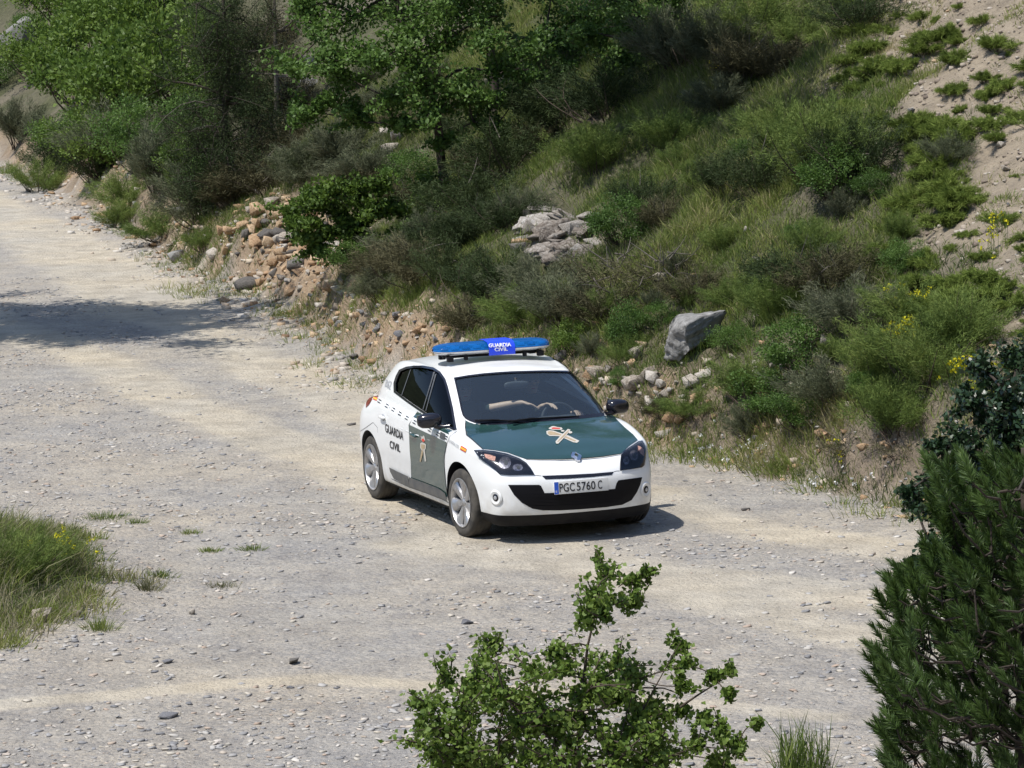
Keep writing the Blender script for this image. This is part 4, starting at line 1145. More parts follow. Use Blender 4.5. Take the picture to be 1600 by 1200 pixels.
ML_dark = leafmat('juniper_needles', [(0.012, 0.020, 0.008), (0.025, 0.042, 0.014), (0.045, 0.068, 0.022), (0.075, 0.095, 0.035)], 0.7, 0.15, 0.2)
ML_pine = leafmat('pine_needles', [(0.016, 0.032, 0.009), (0.034, 0.066, 0.014), (0.062, 0.112, 0.022), (0.11, 0.17, 0.04)], 0.5, 0.2, 0.4)
ML_holm = leafmat('evergreen_oak_leaf', [(0.012, 0.026, 0.012), (0.022, 0.048, 0.018), (0.038, 0.072, 0.026), (0.065, 0.11, 0.05)], 0.35, 0.12, 0.6)
ML_grass = leafmat('grass_blades', [(0.034, 0.055, 0.016), (0.085, 0.130, 0.032), (0.150, 0.200, 0.046), (0.23, 0.27, 0.065), (0.36, 0.31, 0.17)], 0.65, 0.35, 0.2)
ML_sere = leafmat('grey_dry_grass', [(0.055, 0.065, 0.032), (0.115, 0.125, 0.060), (0.19, 0.185, 0.10), (0.31, 0.28, 0.185)], 0.8, 0.2, 0.1)
ML_cush = leafmat('cushion_green', [(0.05, 0.075, 0.018), (0.11, 0.155, 0.032), (0.18, 0.24, 0.05), (0.27, 0.33, 0.09)], 0.7, 0.3, 0.1)
ML_yel = leafmat('yellow_flowers', [(0.45, 0.42, 0.02), (0.62, 0.58, 0.03), (0.75, 0.70, 0.05)], 0.6, 0.3, 0.1)
ML_whf = leafmat('white_petals', [(0.70, 0.70, 0.68), (0.8, 0.8, 0.8), (0.8, 0.8, 0.78)], 0.6, 0.2, 0.1)
M_bark = pmat('bark', (0.055, 0.042, 0.032), 0.95, noise=0.5, nscale=18, bump=0.8)
M_barkg = pmat('grey_dead_wood', (0.13, 0.115, 0.095), 0.95, noise=0.4, nscale=22, bump=0.6)
M_stem = pmat('twig', (0.075, 0.055, 0.038), 0.9, noise=0.4, nscale=30)

# ------------------------------------------------------------------ vegetation geometry
def rot_frames(D, rg):                         # for unit directions D: two perpendiculars, rolled at random
    a = np.cross(D, np.array([0.0, 0.0, 1.0])); L_ = np.linalg.norm(a, axis=1, keepdims=True)
    a = np.where(L_ > 1e-3, a / np.maximum(L_, 1e-6), np.array([1.0, 0, 0])); b = np.cross(D, a)
    th = rg.random(len(D))[:, None] * 2 * math.pi
    return a * np.cos(th) + b * np.sin(th), -a * np.sin(th) + b * np.cos(th)
def unit(V): return V / np.maximum(np.linalg.norm(V, axis=1, keepdims=True), 1e-9)
def leaves(P, D, L_, W_, rg, droop=0.15):      # leaf = 2 quads folded along the midrib, 6 points
    A, B = rot_frames(D, rg); n = len(P)
    L_ = L_[:, None]; W_ = W_[:, None]
    base = P; tip = P + D * L_ + B * L_ * -droop; mid = P + D * L_ * 0.55
    V = np.stack([base, mid + A * W_ + B * W_ * 0.35, tip, mid - A * W_ + B * W_ * 0.35], 1)      # two triangles joined into a quad with a fold
    F = np.arange(n * 4).reshape(n, 4)
    return V.reshape(-1, 3), F
def blades(P, D, L_, W_, rg, bend=0.35):       # thin bent strips, 2 quads each
    A, B = rot_frames(D, rg)
    L_ = L_[:, None]; W_ = W_[:, None]
    g = np.array([0, 0, -1.0]); h = D.copy(); h[:, 2] = 0
    m = P + D * L_ * 0.55; t = P + D * L_ + (g * 0.5 + h) * L_ * bend * rg.random((len(P), 1))
    V = np.stack([P - A * W_, P + A * W_, m + A * W_ * 0.8, m - A * W_ * 0.8, t + A * W_ * 0.15, t - A * W_ * 0.15], 1).reshape(-1, 3)
    b = (np.arange(len(P)) * 6)[:, None]
    F = np.concatenate([b + np.array([[0, 1, 2, 3]]), b + np.array([[3, 2, 4, 5]])], 0)
    return V, F
def dirs(n, rg, up=0.0):
    d = rg.normal(size=(n, 3)); d[:, 2] += up; return unit(d)
def clumped(rg, K, rad, n, crad, flat=0.8, up=0.15, shell=0.55):     # clump centres within an ellipsoid, points within clumps
    c = unit(rg.normal(size=(K, 3))) * (shell + (1 - shell) * rg.random((K, 1)))
    c = c * np.array(rad); c[:, 2] = np.where(c[:, 2] < 0, c[:, 2] * 0.6, c[:, 2])
    k = rg.integers(0, K, n); r = crad * (0.6 + 0.8 * rg.random(K))[k][:, None]
    off = unit(rg.normal(size=(n, 3))) * (rg.random((n, 1)) ** 0.5) * r * np.array([1, 1, flat])
    return c, k, c[k] + off, off / r
def foliage(name, P, D, L_, W_, tint, mat, rg, parent, kind='leaf', droop=0.15, bend=0.3):
    V, F = (leaves(P, D, L_, W_, rg, droop) if kind == 'leaf' else blades(P, D, L_, W_, rg, bend))
    rep_ = 4 if kind == 'leaf' else 6
    me = mesh_fast(name, V, F, {'tint': np.repeat(np.clip(tint, 0, 1), rep_)})
    return obj(name, me, mat, parent)
def branch_path(a, b, rg, sag=0.15, k=5):
    a = Vector(a); b = Vector(b); L_ = (b - a).length; o = Vector(tuple(rg.normal(size=3))) * L_ * 0.07
    P = []
    for i in range(k + 1):
        t = i / k; p = a.lerp(b, t) + o * math.sin(math.pi * t) + Vector((0, 0, -sag * L_ * math.sin(math.pi * t) * 0.5))
        P.append(p)
    return P
def stems(name, paths, parent, mat, seg=5):
    mb = MB()
    for P, r0, r1 in paths: mb.tube(P, [lerp(r0, r1, i / (len(P) - 1)) for i in range(len(P))], seg, cap=False)
    me = mesh_np(name, mb.V, mb.F, True); return obj(name, me, mat, parent)

def shrub_leafy(name, seed, w, h, mat, leaf=0.035, n=3800, K=26, stemmat=None):
    rg = np.random.default_rng(seed); root = empty(name)
    c, k, P, o = clumped(rg, K, (w, w, h * 0.52), n, 0.30 * w)
    P[:, 2] += h * 0.5; c[:, 2] += h * 0.5; P[:, 2] = np.maximum(P[:, 2], 0.02)
    D = unit(o + 0.5 * dirs(n, rg) + np.array([0, 0, 0.25]))
    tint = rg.random(K)[k] * 0.45 + 0.2 + 0.35 * (rg.random(n) - 0.35)
    foliage('foliage', P, D, leaf * (0.7 + 0.6 * rg.random(n)), leaf * 0.33 * (0.8 + 0.4 * rg.random(n)), tint, mat, rg, root)
    stems('stem', [(branch_path((rg.normal() * 0.04 * w, rg.normal() * 0.04 * w, -0.1), tuple(c[i] * np.array([.9, .9, .95])), rg), 0.014 * h + 0.004, 0.003) for i in range(min(K, 18))], root, stemmat or M_stem)
    return root
def shrub_fine(name, seed, w, h, mat, n=6500, blade=0.10, wid=0.0028, up=1.2, K=40, deadtwigs=0, spread=0.6):
    rg = np.random.default_rng(seed); root = empty(name)
    # blades leave upward twigs
    K2 = K; bx = rg.normal(size=(K2, 2)) * 0.10 * w; tipd = unit(np.concatenate([rg.normal(size=(K2, 2)) * spread, np.ones((K2, 1))], 1))
    Lh = h * (0.6 + 0.45 * rg.random(K2)); tip = np.concatenate([bx, np.zeros((K2, 1))], 1) + tipd * Lh[:, None] * np.array([w / h * 1.3 if h else 1, w / h * 1.3, 1])
    k = rg.integers(0, K2, n); t = (0.25 + 0.75 * rg.random(n) ** 0.7)[:, None]
    base = np.concatenate([bx, np.zeros((K2, 1))], 1)[k]
    P = base * (1 - t) + tip[k] * t + rg.normal(size=(n, 3)) * 0.05 * w
    ax = unit(tip - np.concatenate([bx, np.zeros((K2, 1))], 1))[k]
    D = unit(ax * up + rg.normal(size=(n, 3)) * 0.55)
    tint = rg.random(K2)[k] * 0.4 + 0.25 + 0.4 * (rg.random(n) - 0.4) + 0.1 * t[:, 0]
    P[:, 2] = np.maximum(P[:, 2], 0.01)
    foliage('foliage', P, D, blade * (0.5 + 0.8 * rg.random(n)), np.full(n, wid), tint, mat, rg, root, 'blade', bend=0.25)
    paths = [(branch_path((bx[i][0], bx[i][1], -0.1), tuple(tip[i] * 0.96), rg, 0.05), 0.006 + 0.004 * h, 0.002) for i in range(min(K2, 16))]
    stems('stem', paths, root, M_stem)
    if deadtwigs:
        pt = []
        for i in range(deadtwigs):
            d = unit(rg.normal(size=(1, 3)) + np.array([[0, 0, 0.4]]))[0]; a = np.array([rg.normal() * .15 * w, rg.normal() * .15 * w, h * (0.1 + 0.6 * rg.random())])
            pt.append((branch_path(tuple(a), tuple(a + d * w * (0.25 + 0.5 * rg.random())), rg, 0.1), 0.008, 0.002))
        stems('dead_twig', pt, root, M_barkg)
    return root
def copy_tree(o, parent=None):
    c = o.copy(); col.objects.link(c); c.parent = parent
    for ch in list(o.children): copy_tree(ch, c)
    return c
# ------------------------------------------------------------------ grass (uncountable ground cover)
def hill_norm(X, Y, e=0.15):
    gx = (ground_h(X + e, Y) - ground_h(X - e, Y)) / (2 * e); gy = (ground_h(X, Y + e) - ground_h(X, Y - e)) / (2 * e)
    return unit(np.stack([-gx, -gy, np.ones_like(gx)], 1))
def grass_zone(px, py, n, s, P):               # density, height, tint for the hillside
    f = fbm(P[:, 0] * 0.7 + 3, P[:, 1] * 0.7, 4); f2 = fbm(P[:, 0] * 2.3, P[:, 1] * 2.3 + 7, 3)
    dens = 0.95 + 0.9 * f
    pale = pale_f(px, py, P[:, 0], P[:, 1], n)
    dens = dens * (1 - pale) + pale * np.clip(3.0 * (f2 + f * 0.5) - 0.0, 0.06, 1) * 0.75
    orange = np.maximum(blob(px, py, 470, 415, 110, 120), 1.0 * blob(px, py, 610, 530, 110, 50)); orange = np.maximum(orange, 0.6 * blob(px, py, 1000, 640, 80, 35))
    orange = np.maximum(orange, 0.8 * blob(px, py, 1180, 590, 55, 40)); orange = np.maximum(orange, 0.7 * blob(px, py, 1060, 450, 50, 40)); orange = np.maximum(orange, 0.35 * blob(px, py, 1290, 700, 60, 20))
    orange = np.maximum(orange, 0.9 * blob(px, py, 865, 360, 85, 70)); orange = np.maximum(orange, 0.6 * blob(px, py, 1290, 560, 60, 35))
    dens = dens * (1 - np.clip(orange * 1.15, 0, 1))
    h = 0.16 + 0.15 * f2 + 0.08 * f; h = h * (1 - 0.62 * pale)
    lush = np.maximum(blob(px, py, 1250, 640, 280, 90), blob(px, py, 1420, 560, 160, 160))
    tint = 0.42 + 0.55 * f + 0.45 * fbm(P[:, 0] * 3.1 + 9, P[:, 1] * 3.1, 2) + 0.20 * lush + 0.22 * pale
    return np.clip(dens, 0, 1), np.clip(h, 0.05, 0.5), tint
def build_grass(name, N0, rg, mat, area, per, fn, wid=0.0036, spread=0.65, bend=0.38, cl=0.05, group=None, label=None):
    x0, x1, y0, y1 = area
    X = rg.uniform(x0, x1, N0); Y = rg.uniform(y0, y1, N0)
    n, s = foot_dist(X, Y); keep = fn[0](X, Y, n); X = X[keep]; Y = Y[keep]; n = n[keep]; s = s[keep]
    Z = ground_h(X, Y); P = np.stack([X, Y, Z], 1); px, py = wpix_many(P)
    v = (px > -120) & (px < 2000) & (py > -160) & (py < 1300); X, Y, Z, P, px, py, n, s = X[v], Y[v], Z[v], P[v], px[v], py[v], n[v], s[v]
    de, h, t = fn[1](px, py, n, s, P)
    k = rg.random(len(X)) < de; P = P[k]; h = h[k]; t = t[k]
    m = np.repeat(np.arange(len(P)), per)
    c = cl * (1 + h * 3)
    o = rg.normal(size=(len(m), 2)) * c[m][:, None]
    B = P[m].copy(); B[:, :2] += o; B[:, 2] = ground_h(B[:, 0], B[:, 1]) - 0.01
    D = unit(np.stack([o[:, 0] / c[m] * spread * 0.5 + rg.normal(size=len(m)) * spread * 0.5, o[:, 1] / c[m] * spread * 0.5 + rg.normal(size=len(m)) * spread * 0.5, np.ones(len(m))], 1))
    L_ = h[m] * (0.55 + 0.75 * rg.random(len(m)))
    tint = t[m] + 0.32 * (rg.random(len(m)) - 0.5) + (rg.random(len(m)) < 0.07) * 0.45
    V, F = blades(B, D, L_, np.full(len(m), wid) * (0.7 + 0.6 * rg.random(len(m))), rg, bend)
    me = mesh_fast(name, V, F, {'tint': np.repeat(np.clip(tint, 0, 1), 6)})
    ob = obj(name, me, mat); ob['kind'] = 'stuff'
    if label: ob['label'] = label; ob['category'] = 'grass'
    return ob, len(m)
rgG = np.random.default_rng(11)
g1, c1 = build_grass('grass', 88000, rgG, ML_grass, (-11, 11, 30, 66), 16, (lambda X, Y, n: (n > 0.0) & (n < 16), grass_zone), label='green grass covering the hillside')
def dry_zone(px, py, n, s, P):
    f = fbm(P[:, 0] * 0.9 - 11, P[:, 1] * 0.9 + 4, 4)
    de, h, t = grass_zone(px, py, n, s, P)
    z = np.maximum(np.maximum(blob(px, py, 1080, 110, 170, 80), blob(px, py, 560, 250, 130, 90)), np.maximum(blob(px, py, 1000, 410, 120, 60), blob(px, py, 300, 270, 120, 80)))
    z = np.maximum(z, 0.55 * blob(px, py, 1250, 620, 200, 70))
    return np.clip(de * (0.18 + 1.0 * z + 0.9 * f), 0, 1), h * 1.25, 0.35 + 0.5 * f + 0.3 * z
g2, c2 = build_grass('dry_grass', 30000, rgG, ML_sere, (-12, 9.5, 30, 72), 16, (lambda X, Y, n: (n > 0.1) & (n < 14), dry_zone), label='grey dry grass mixed into the slope')
# road verge on both sides, and the grassy hump at the left edge
def verge_zone(px, py, n, s, P):
    f = fbm(P[:, 0] * 1.4, P[:, 1] * 1.4 + 20, 3)
    z = np.maximum(1.6 * blob(px, py, 1160, 705, 160, 30), 1.2 * blob(px, py, 1320, 750, 110, 22))
    z = np.maximum(z, 0.35 * np.exp(-((n + 0.25) / 0.3) ** 2)); z = np.maximum(z, 0.8 * blob(px, py, 440, 495, 40, 10)); z = np.maximum(z, 0.8 * blob(px, py, 260, 395, 50, 14)); z = np.maximum(z, 0.7 * blob(px, py, 330, 455, 60, 14))
    return np.clip(z * (0.7 + 1.5 * f), 0, 1), np.clip(0.13 + 0.08 * f, 0.04, 0.25), 0.50 + 0.5 * f
g3, c3 = build_grass('verge_grass', 16000, rgG, ML_grass, (-8, 6, 33, 66), 14, (lambda X, Y, n: (n > -1.3) & (n < 0.35), verge_zone), label='short grass along the foot of the slope')
def hump_zone(px, py, n, s, P):
    r = np.hypot((P[:, 0] + 4.75) / 1.15, (P[:, 1] - 31.2) / 2.9); f = fbm(P[:, 0] * 2.5, P[:, 1] * 2.5, 3)
    return np.clip((1.12 - r + 0.6 * f) * 2.2, 0, 1), np.clip(0.30 * (1.15 - r) + 0.05 + 0.18 * f, 0.05, 0.45), 0.38 + 0.9 * f
g4, c4 = build_grass('roadside_grass', 4600, rgG, ML_grass, (-7.5, -2.6, 27.6, 35), 26, (lambda X, Y, n: n < 0, hump_zone), label='tall green grass on the hump at the left edge')
def hump_dry(px, py, n, s, P):
    de, h, t = hump_zone(px, py, n, s, P); return de * 0.9, h * 1.2, t * 0 + 0.6 + 0.4 * blob(px, py, 60, 980, 140, 50)
g5, c5 = build_grass('roadside_dry_grass', 3000, rgG, ML_sere, (-7.5, -2.6, 27.4, 35), 16, (lambda X, Y, n: n < 0, hump_dry), label='straw coloured stalks among the grass at the left edge')

def tuft(name, px, py, r, h, mat, label, seed, n=160, group=None, wid=0.003, cat='grass tuft', at3=None, spread=0.7):
    rg = np.random.default_rng(seed); c = at(px, py) if at3 is None else np.array(at3)
    o = rg.normal(size=(n, 2)) * r * 0.5; B = np.stack([o[:, 0], o[:, 1], np.zeros(n)], 1)
    B[:, 2] = ground_h(B[:, 0] + c[0], B[:, 1] + c[1]) - c[2] - 0.01
    D = unit(np.stack([o[:, 0] / r * spread + rg.normal(size=n) * 0.25, o[:, 1] / r * spread + rg.normal(size=n) * 0.25, np.ones(n)], 1))
    V, F = blades(B, D, h * (0.4 + 0.8 * rg.random(n)), np.full(n, wid), rg, 0.4)
    t = 0.3 + 0.5 * rg.random(n)
    o_ = obj(name, mesh_fast(name, V, F, {'tint': np.repeat(t, 6)}), mat, loc=tuple(c)); tag(o_, label, cat, group); return o_
for i, (px, py, r, h, lb) in enumerate([
    (165, 811, .20, .08, 'small flat grass tuft alone on the gravel, left of centre road'), (300, 836, .09, .06, 'tiny dark grass tuft on the gravel, second from the left edge tufts'),
    (393, 860, .10, .07, 'tiny dark grass tuft on the gravel, farthest right of the road tufts'), (331, 865, .09, .06, 'tiny green tuft on the gravel just left of the rightmost tuft'),
    (346, 919, .14, .05, 'thin pale grass tuft on the gravel, nearest the camera'), (214, 820, .08, .07, 'tiny green tuft beside the small flat tuft on the gravel'),
    (250, 905, .10, .09, 'sparse grass tuft at the tip of the grassy hump'), (232, 925, .09, .14, 'grey dry weed standing at the tip of the grassy hump'),
    (155, 985, .10, .14, 'upright weed stalks below the grassy hump'), (15, 270, .25, .35, 'dark green tuft on the stony verge, upper left corner')]):
    tuft('grass_tuft', px, py, r, h, ML_sere if 'pale' in lb or 'grey' in lb else ML_grass, lb, 100 + i, n=int(60 + 900 * r))
# yellow flower heads and white daisies: many small heads
def flowers(name, spots, mat, label, seed, size=0.02, stem=0.22):
    rg = np.random.default_rng(seed); Vs = []; Fs = []; Ts = []; b = 0; st = []
    for px, py, rx, ry, k in spots:
        PX = px + rg.normal(size=k) * rx; PY = py + rg.normal(size=k) * ry
        G, ok = at_many(PX, PY)
        for g in G[ok]:
            c = g + np.array([0, 0, stem * (0.6 + 0.6 * rg.random())])
            m = 6; D = dirs(m, rg, 0.8); P = np.repeat(c[None], m, 0) + rg.normal(size=(m, 3)) * size * 0.5
            V, F = leaves(P, D, np.full(m, size), np.full(m, size * 0.6), rg); Vs.append(V); Fs.append(F + b); b += len(V); Ts.append(rg.random(len(V)))
            st.append((g, c))
    o = obj(name, mesh_fast(name, np.concatenate(Vs), np.concatenate(Fs), {'tint': np.concatenate(Ts)}), mat); o['kind'] = 'stuff'; o['label'] = label; o['category'] = 'flowers'
    mb = MB()
    for g, c in st: mb.tube([Vector(g), Vector((g + c) / 2 + rg.normal(size=3) * 0.01), Vector(c)], 0.0022, 3, cap=False)
    s_ = obj('flower_stalks', mesh_np('s', mb.V, mb.F), M_stalk, o)
M_stalk = pmat('green_stalk', (0.07, 0.12, 0.03), 0.8)
flowers('yellow_flowers', [(1405, 560, 14, 6, 44), (1425, 552, 10, 5, 20), (1408, 508, 20, 8, 30), (1510, 632, 16, 8, 40), (1560, 630, 10, 5, 10), (1548, 400, 10, 10, 18), (1127, 130, 8, 8, 10), (1430, 498, 10, 6, 8), (1310, 745, 8, 3, 5)], ML_yel, 'yellow flower heads scattered over the right of the slope', 5, 0.022)
flowers('yellow_daisies', [(85, 900, 16, 4, 9), (52, 903, 7, 3, 8), (98, 890, 5, 3, 8), (140, 910, 20, 4, 4)], ML_yel, 'yellow flower heads in the grass at the left edge', 6, 0.020, 0.30)
flowers('white_daisies', [(1140, 722, 34, 8, 24), (1185, 728, 10, 6, 8), (1025, 705, 16, 3, 4), (1300, 768, 60, 6, 12), (1090, 715, 12, 6, 3)], ML_whf, 'white daisies in the verge grass right of the car', 8, 0.020, 0.08)

# ------------------------------------------------------------------ rocks
def rockmat(name, cols, sc=6.0, bump=0.7):
    m, N, L, b = nmat(name)
    tc = N.new('ShaderNodeTexCoord'); n = N.new('ShaderNodeTexNoise'); n.inputs['Scale'].default_value = sc; n.inputs['Detail'].default_value = 9; n.inputs['Roughness'].default_value = 0.65
    L.new(tc.outputs['Object'], n.inputs['Vector']); oi = N.new('ShaderNodeObjectInfo')
    ad = N.new('ShaderNodeMath'); ad.operation = 'MULTIPLY_ADD'; L.new(oi.outputs['Random'], ad.inputs[0]); ad.inputs[1].default_value = 0.25; L.new(n.outputs['Fac'], ad.inputs[2])
    r = N.new('ShaderNodeValToRGB'); e = r.color_ramp.elements; e[0].position = 0.38; e[0].color = (*cols[0], 1); e[1].position = 0.85; e[1].color = (*cols[-1], 1)
    for i in range(1, len(cols) - 1): x = e.new(0.38 + 0.47 * i / (len(cols) - 1)); x.color = (*cols[i], 1)
    L.new(ad.outputs[0], r.inputs[0]); L.new(r.outputs[0], b.inputs['Base Color']); b.inputs['Roughness'].default_value = 0.9; b.inputs['Specular IOR Level'].default_value = 0.2
    bp = N.new('ShaderNodeBump'); bp.inputs['Strength'].default_value = bump; bp.inputs['Distance'].default_value = 0.02; L.new(n.outputs['Fac'], bp.inputs['Height']); L.new(bp.outputs[0], b.inputs['Normal'])
    return m
MR_grey = rockmat('grey_limestone', [(0.07, 0.068, 0.064), (0.18, 0.176, 0.168), (0.25, 0.245, 0.235), (0.38, 0.375, 0.355)], 9.0, 1.0)
MR_pale = rockmat('pale_limestone', [(0.16, 0.13, 0.10), (0.34, 0.30, 0.25), (0.52, 0.49, 0.44)])
MR_orange = rockmat('orange_sandstone', [(0.20, 0.12, 0.07), (0.38, 0.26, 0.155), (0.55, 0.44, 0.31)])
MR_weath = rockmat('weathered_limestone', [(0.075, 0.060, 0.050), (0.19, 0.165, 0.14), (0.30, 0.275, 0.245), (0.46, 0.44, 0.41)], 9.0, 1.0)
MR_dark = rockmat('dark_river_stone', [(0.07, 0.065, 0.06), (0.12, 0.11, 0.10), (0.18, 0.17, 0.15)])
MR_slate = rockmat('slate_chip', [(0.10, 0.10, 0.11), (0.18, 0.18, 0.19), (0.30, 0.29, 0.28)])
def rock_np(seed, cuts=20, sub=3, rough=0.05, round_=False):
    rg = np.random.default_rng(seed); bm = bmesh.new(); bmesh.ops.create_icosphere(bm, subdivisions=sub, radius=1.0)
    V = np.array([v.co[:] for v in bm.verts]); F = np.array([[v.index for v in f.verts] for f in bm.faces]); bm.free()
    if not round_:
        for _ in range(cuts):
            n = unit(rg.normal(size=(1, 3)))[0]; d = 0.36 + 0.30 * rg.random(); t = V @ n; V = V - np.clip(t - d, 0, None)[:, None] * n[None]
    V = V * (1 + rough * fbm(V[:, 0] * 2.2 + seed, V[:, 1] * 2.2 + V[:, 2] * 1.7, 3))[:, None]
    return V, F
def hull_np(seed, n=13):                       # broken, sharp-edged stone
    rg = np.random.default_rng(seed); bm = bmesh.new()
    P = rg.uniform(-1, 1, (n, 3)); P = P / np.maximum(np.abs(P).max(1, keepdims=True), 1e-6) * rg.uniform(0.72, 1.0, (n, 1))
    for p in P: bm.verts.new(p)
    r = bmesh.ops.convex_hull(bm, input=list(bm.verts)); lo = [v for v in bm.verts if not v.link_faces]
    for v in lo: bm.verts.remove(v)
    bmesh.ops.bevel(bm, geom=list(bm.edges), offset=0.025, segments=1, affect='EDGES')
    bmesh.ops.triangulate(bm, faces=list(bm.faces)); bm.verts.index_update()
    V = np.array([v.co[:] for v in bm.verts]); F = np.array([[v.index for v in f.verts] for f in bm.faces]); bm.free(); return V, F
ROCKP = [hull_np(s, 11 + s % 5) for s in range(20, 27)]
ROCKM = {}
def rock(name, pos, size, mat, label, group=None, rz=0.0, rx=0.0, k=0, cat='rock', sink=0.25):
    key = (k % len(ROCKP), mat.name)
    if key not in ROCKM:
        V, F = ROCKP[key[0]]; me = mesh_fast(name, V, F, smooth=False); me.materials.append(mat); ROCKM[key] = me
    o = bpy.data.objects.new(name, ROCKM[key]); col.objects.link(o)
    o.location = (pos[0], pos[1], pos[2] + size[2] * (1 - 2 * sink)); o.rotation_euler = (rx, 0, rz); o.scale = size
    tag(o, label, cat, group); return o
# the grey boulder above the car
b0 = at(1078, 548)
V, F = rock_np(31, cuts=16, sub=5, rough=0.10)
V = V + 0.07 * fbm(V[:, 0] * 4 + V[:, 2] * 6, V[:, 1] * 5 + 4, 5)[:, None] * unit(V)
V = V + 0.030 * fbm(V[:, 0] * 14 + V[:, 2] * 22, V[:, 1] * 14, 4)[:, None] * unit(V)
bo = obj('boulder', mesh_fast('boulder', V, F, smooth=True), MR_grey, loc=(b0[0], b0[1], b0[2] + 0.16)); bo.scale = (0.66, 0.45, 0.42); bo.rotation_euler = (R(15), R(-35), R(25))
tag(bo, 'large grey limestone boulder lying tilted on the grassy slope above the car', 'boulder')
# outcrop of ledges
LEDGES = [(862, 362, .44, .4, .28, MR_weath, 0), (890, 385, .34, .35, .24, MR_weath, 1), (835, 350, .28, .3, .20, MR_weath, 2), (850, 398, .26, .25, .16, MR_weath, 3), (818, 380, .16, .2, .14, MR_orange, 4), (890, 335, .34, .3, .12, MR_weath, 5), (848, 325, .30, .3, .10, MR_weath, 6), (918, 360, .20, .2, .16, MR_weath, 2), (822, 328, .14, .2, .12, MR_weath, 0)]
rl = np.random.default_rng(41)
for i in range(30):
    x = 868 + rl.normal() * 36; LEDGES.append((x, 362 + rl.normal() * 26 + (x - 868) * .2, .06 + .10 * rl.random(), .14, .04 + .07 * rl.random(), [MR_weath, MR_dark, MR_weath, MR_weath][i % 4], i % 7))
oc = empty('rock_outcrop', tuple(at(858, 392))); tag(oc, 'jagged outcrop of pale and dark limestone ledges in the slope', 'rock outcrop')
for i, (px, py, sx, sy, sz, m, k) in enumerate(LEDGES):
    p = at(px, py + 8) - np.array(oc.location); V, F = rock_np(60 + i, cuts=24, sub=4) if i < 9 else ROCKP[k]
    if i < 9: V = V + 0.30 * fbm(V[:, 0] * 3 + i * 3, V[:, 1] * 2 + V[:, 2] * 9, 4)[:, None] * unit(V)
    o = obj('ledge', mesh_fast('ledge', V, F), m, oc, loc=(p[0], p[1], p[2] + sz * 0.0), rot=(R(8 * (i % 3)), R(-12), R(25 * i))); o.scale = (sx * 1.35, sy * 1.3, sz * 1.25)
# rubble heap
rr = np.random.default_rng(77)
big = [(360, 362, .17, MR_orange, 'squat orange rock at the left foot of the rubble heap'), (355, 400, .26, MR_orange, 'broad flat orange slab in front of the rubble heap'), (405, 335, .20, MR_orange, 'tilted orange block near the top of the rubble heap'),
       (425, 322, .15, MR_pale, 'pale angular rock topmost on the rubble heap'), (388, 372, .16, MR_dark, 'dark purple-grey rock amid the rubble heap'), (405, 385, .18, MR_orange, 'pale orange block in the middle of the rubble heap'),
       (455, 375, .12, MR_orange, 'rusty orange rock on the right of the rubble heap'), (438, 402, .14, MR_orange, 'upright orange rock low on the right of the rubble heap'), (280, 410, .18, MR_grey, 'greyish rock left of the rubble heap by the road')]
for i, (px, py, s, m, lb) in enumerate(big):
    rock('rock', at(px, py), (s, s * 0.8, s * (0.35 if 'slab' in lb else 0.7)), m, lb, k=i, rz=i * 1.3, rx=0.2 * (i % 3 - 1))
for i in range(150):
    px = 440 + rr.normal() * 55; py = 385 + rr.normal() * 42 + (px - 440) * 0.35
    s = 0.05 + 0.13 * rr.random() ** 2
    rock('rubble_stone', at(px, py), (s, s * .8, s * .65), [MR_orange, MR_orange, MR_pale, MR_dark if i % 8 == 3 else MR_pale][i % 4], ['orange angular stone', 'rusty orange angular stone', 'pale buff angular stone', 'dark angular stone' if i % 8 == 3 else 'pale buff angular stone'][i % 4] + ' in the rubble heap below the trees', 'loose stones of the rubble heap', rr.random() * 6, rr.normal() * .4, i, 'stone')
for i in range(70):
    px = rr.uniform(480, 720); py = 450 + (px - 480) * 0.45 + rr.normal() * 22
    s = 0.03 + 0.07 * rr.random() ** 2
    rock('bank_stone', at(px, py), (s, s * .8, s * .6), [MR_orange, MR_pale, MR_slate][i % 3], ['orange stone', 'pale stone', 'grey stone'][i % 3] + ' on the cut bank behind the car', 'stones on the cut bank behind the car', rr.random() * 6, rr.normal() * .4, i, 'stone')
for i in range(46):
    px = rr.uniform(910, 1110); py = 585 + (px - 910) * 0.33 + rr.normal() * 20
    s = 0.04 + 0.10 * rr.random() ** 2
    rock('bank_stone', at(px, py), (s, s * .8, s * .7), [MR_orange, MR_pale, MR_pale][i % 3], ['orange stone', 'pale stone', 'pale stone'][i % 3] + ' in the earth bank right of the car roof', 'stones in the bank right of the car', rr.random() * 6, rr.normal() * .4, i, 'stone')
for i in range(40):
    px = rr.uniform(1130, 1430); py = 672 + (px - 1130) * 0.16 + rr.normal() * 12
    if i % 2: px = 1185 + rr.normal() * 28; py = 592 + rr.normal() * 18
    s = 0.025 + 0.06 * rr.random() ** 2
    rock('bank_stone', at(px, py), (s, s * .8, s * .6), [MR_orange, MR_pale][i % 2], ['orange stone', 'pale stone'][i % 2] + ' on the earth patches right of the boulder', 'stones on the earth patches below the slope', rr.random() * 6, 0, i, 'stone')
for i in range(70):
    px = rr.uniform(0, 330); py = 262 + px * 0.50 + rr.normal() * 12
    s = 0.04 + 0.08 * rr.random() ** 2
    rock('verge_stone', at(px, py), (s, s * .8, s * .5), [MR_pale, MR_grey, MR_orange][i % 3], ['pale stone', 'grey stone', 'orange stone'][i % 3] + ' on the stony verge of the upper left road', 'stones along the upper left verge', rr.random() * 6, 0, i, 'stone')
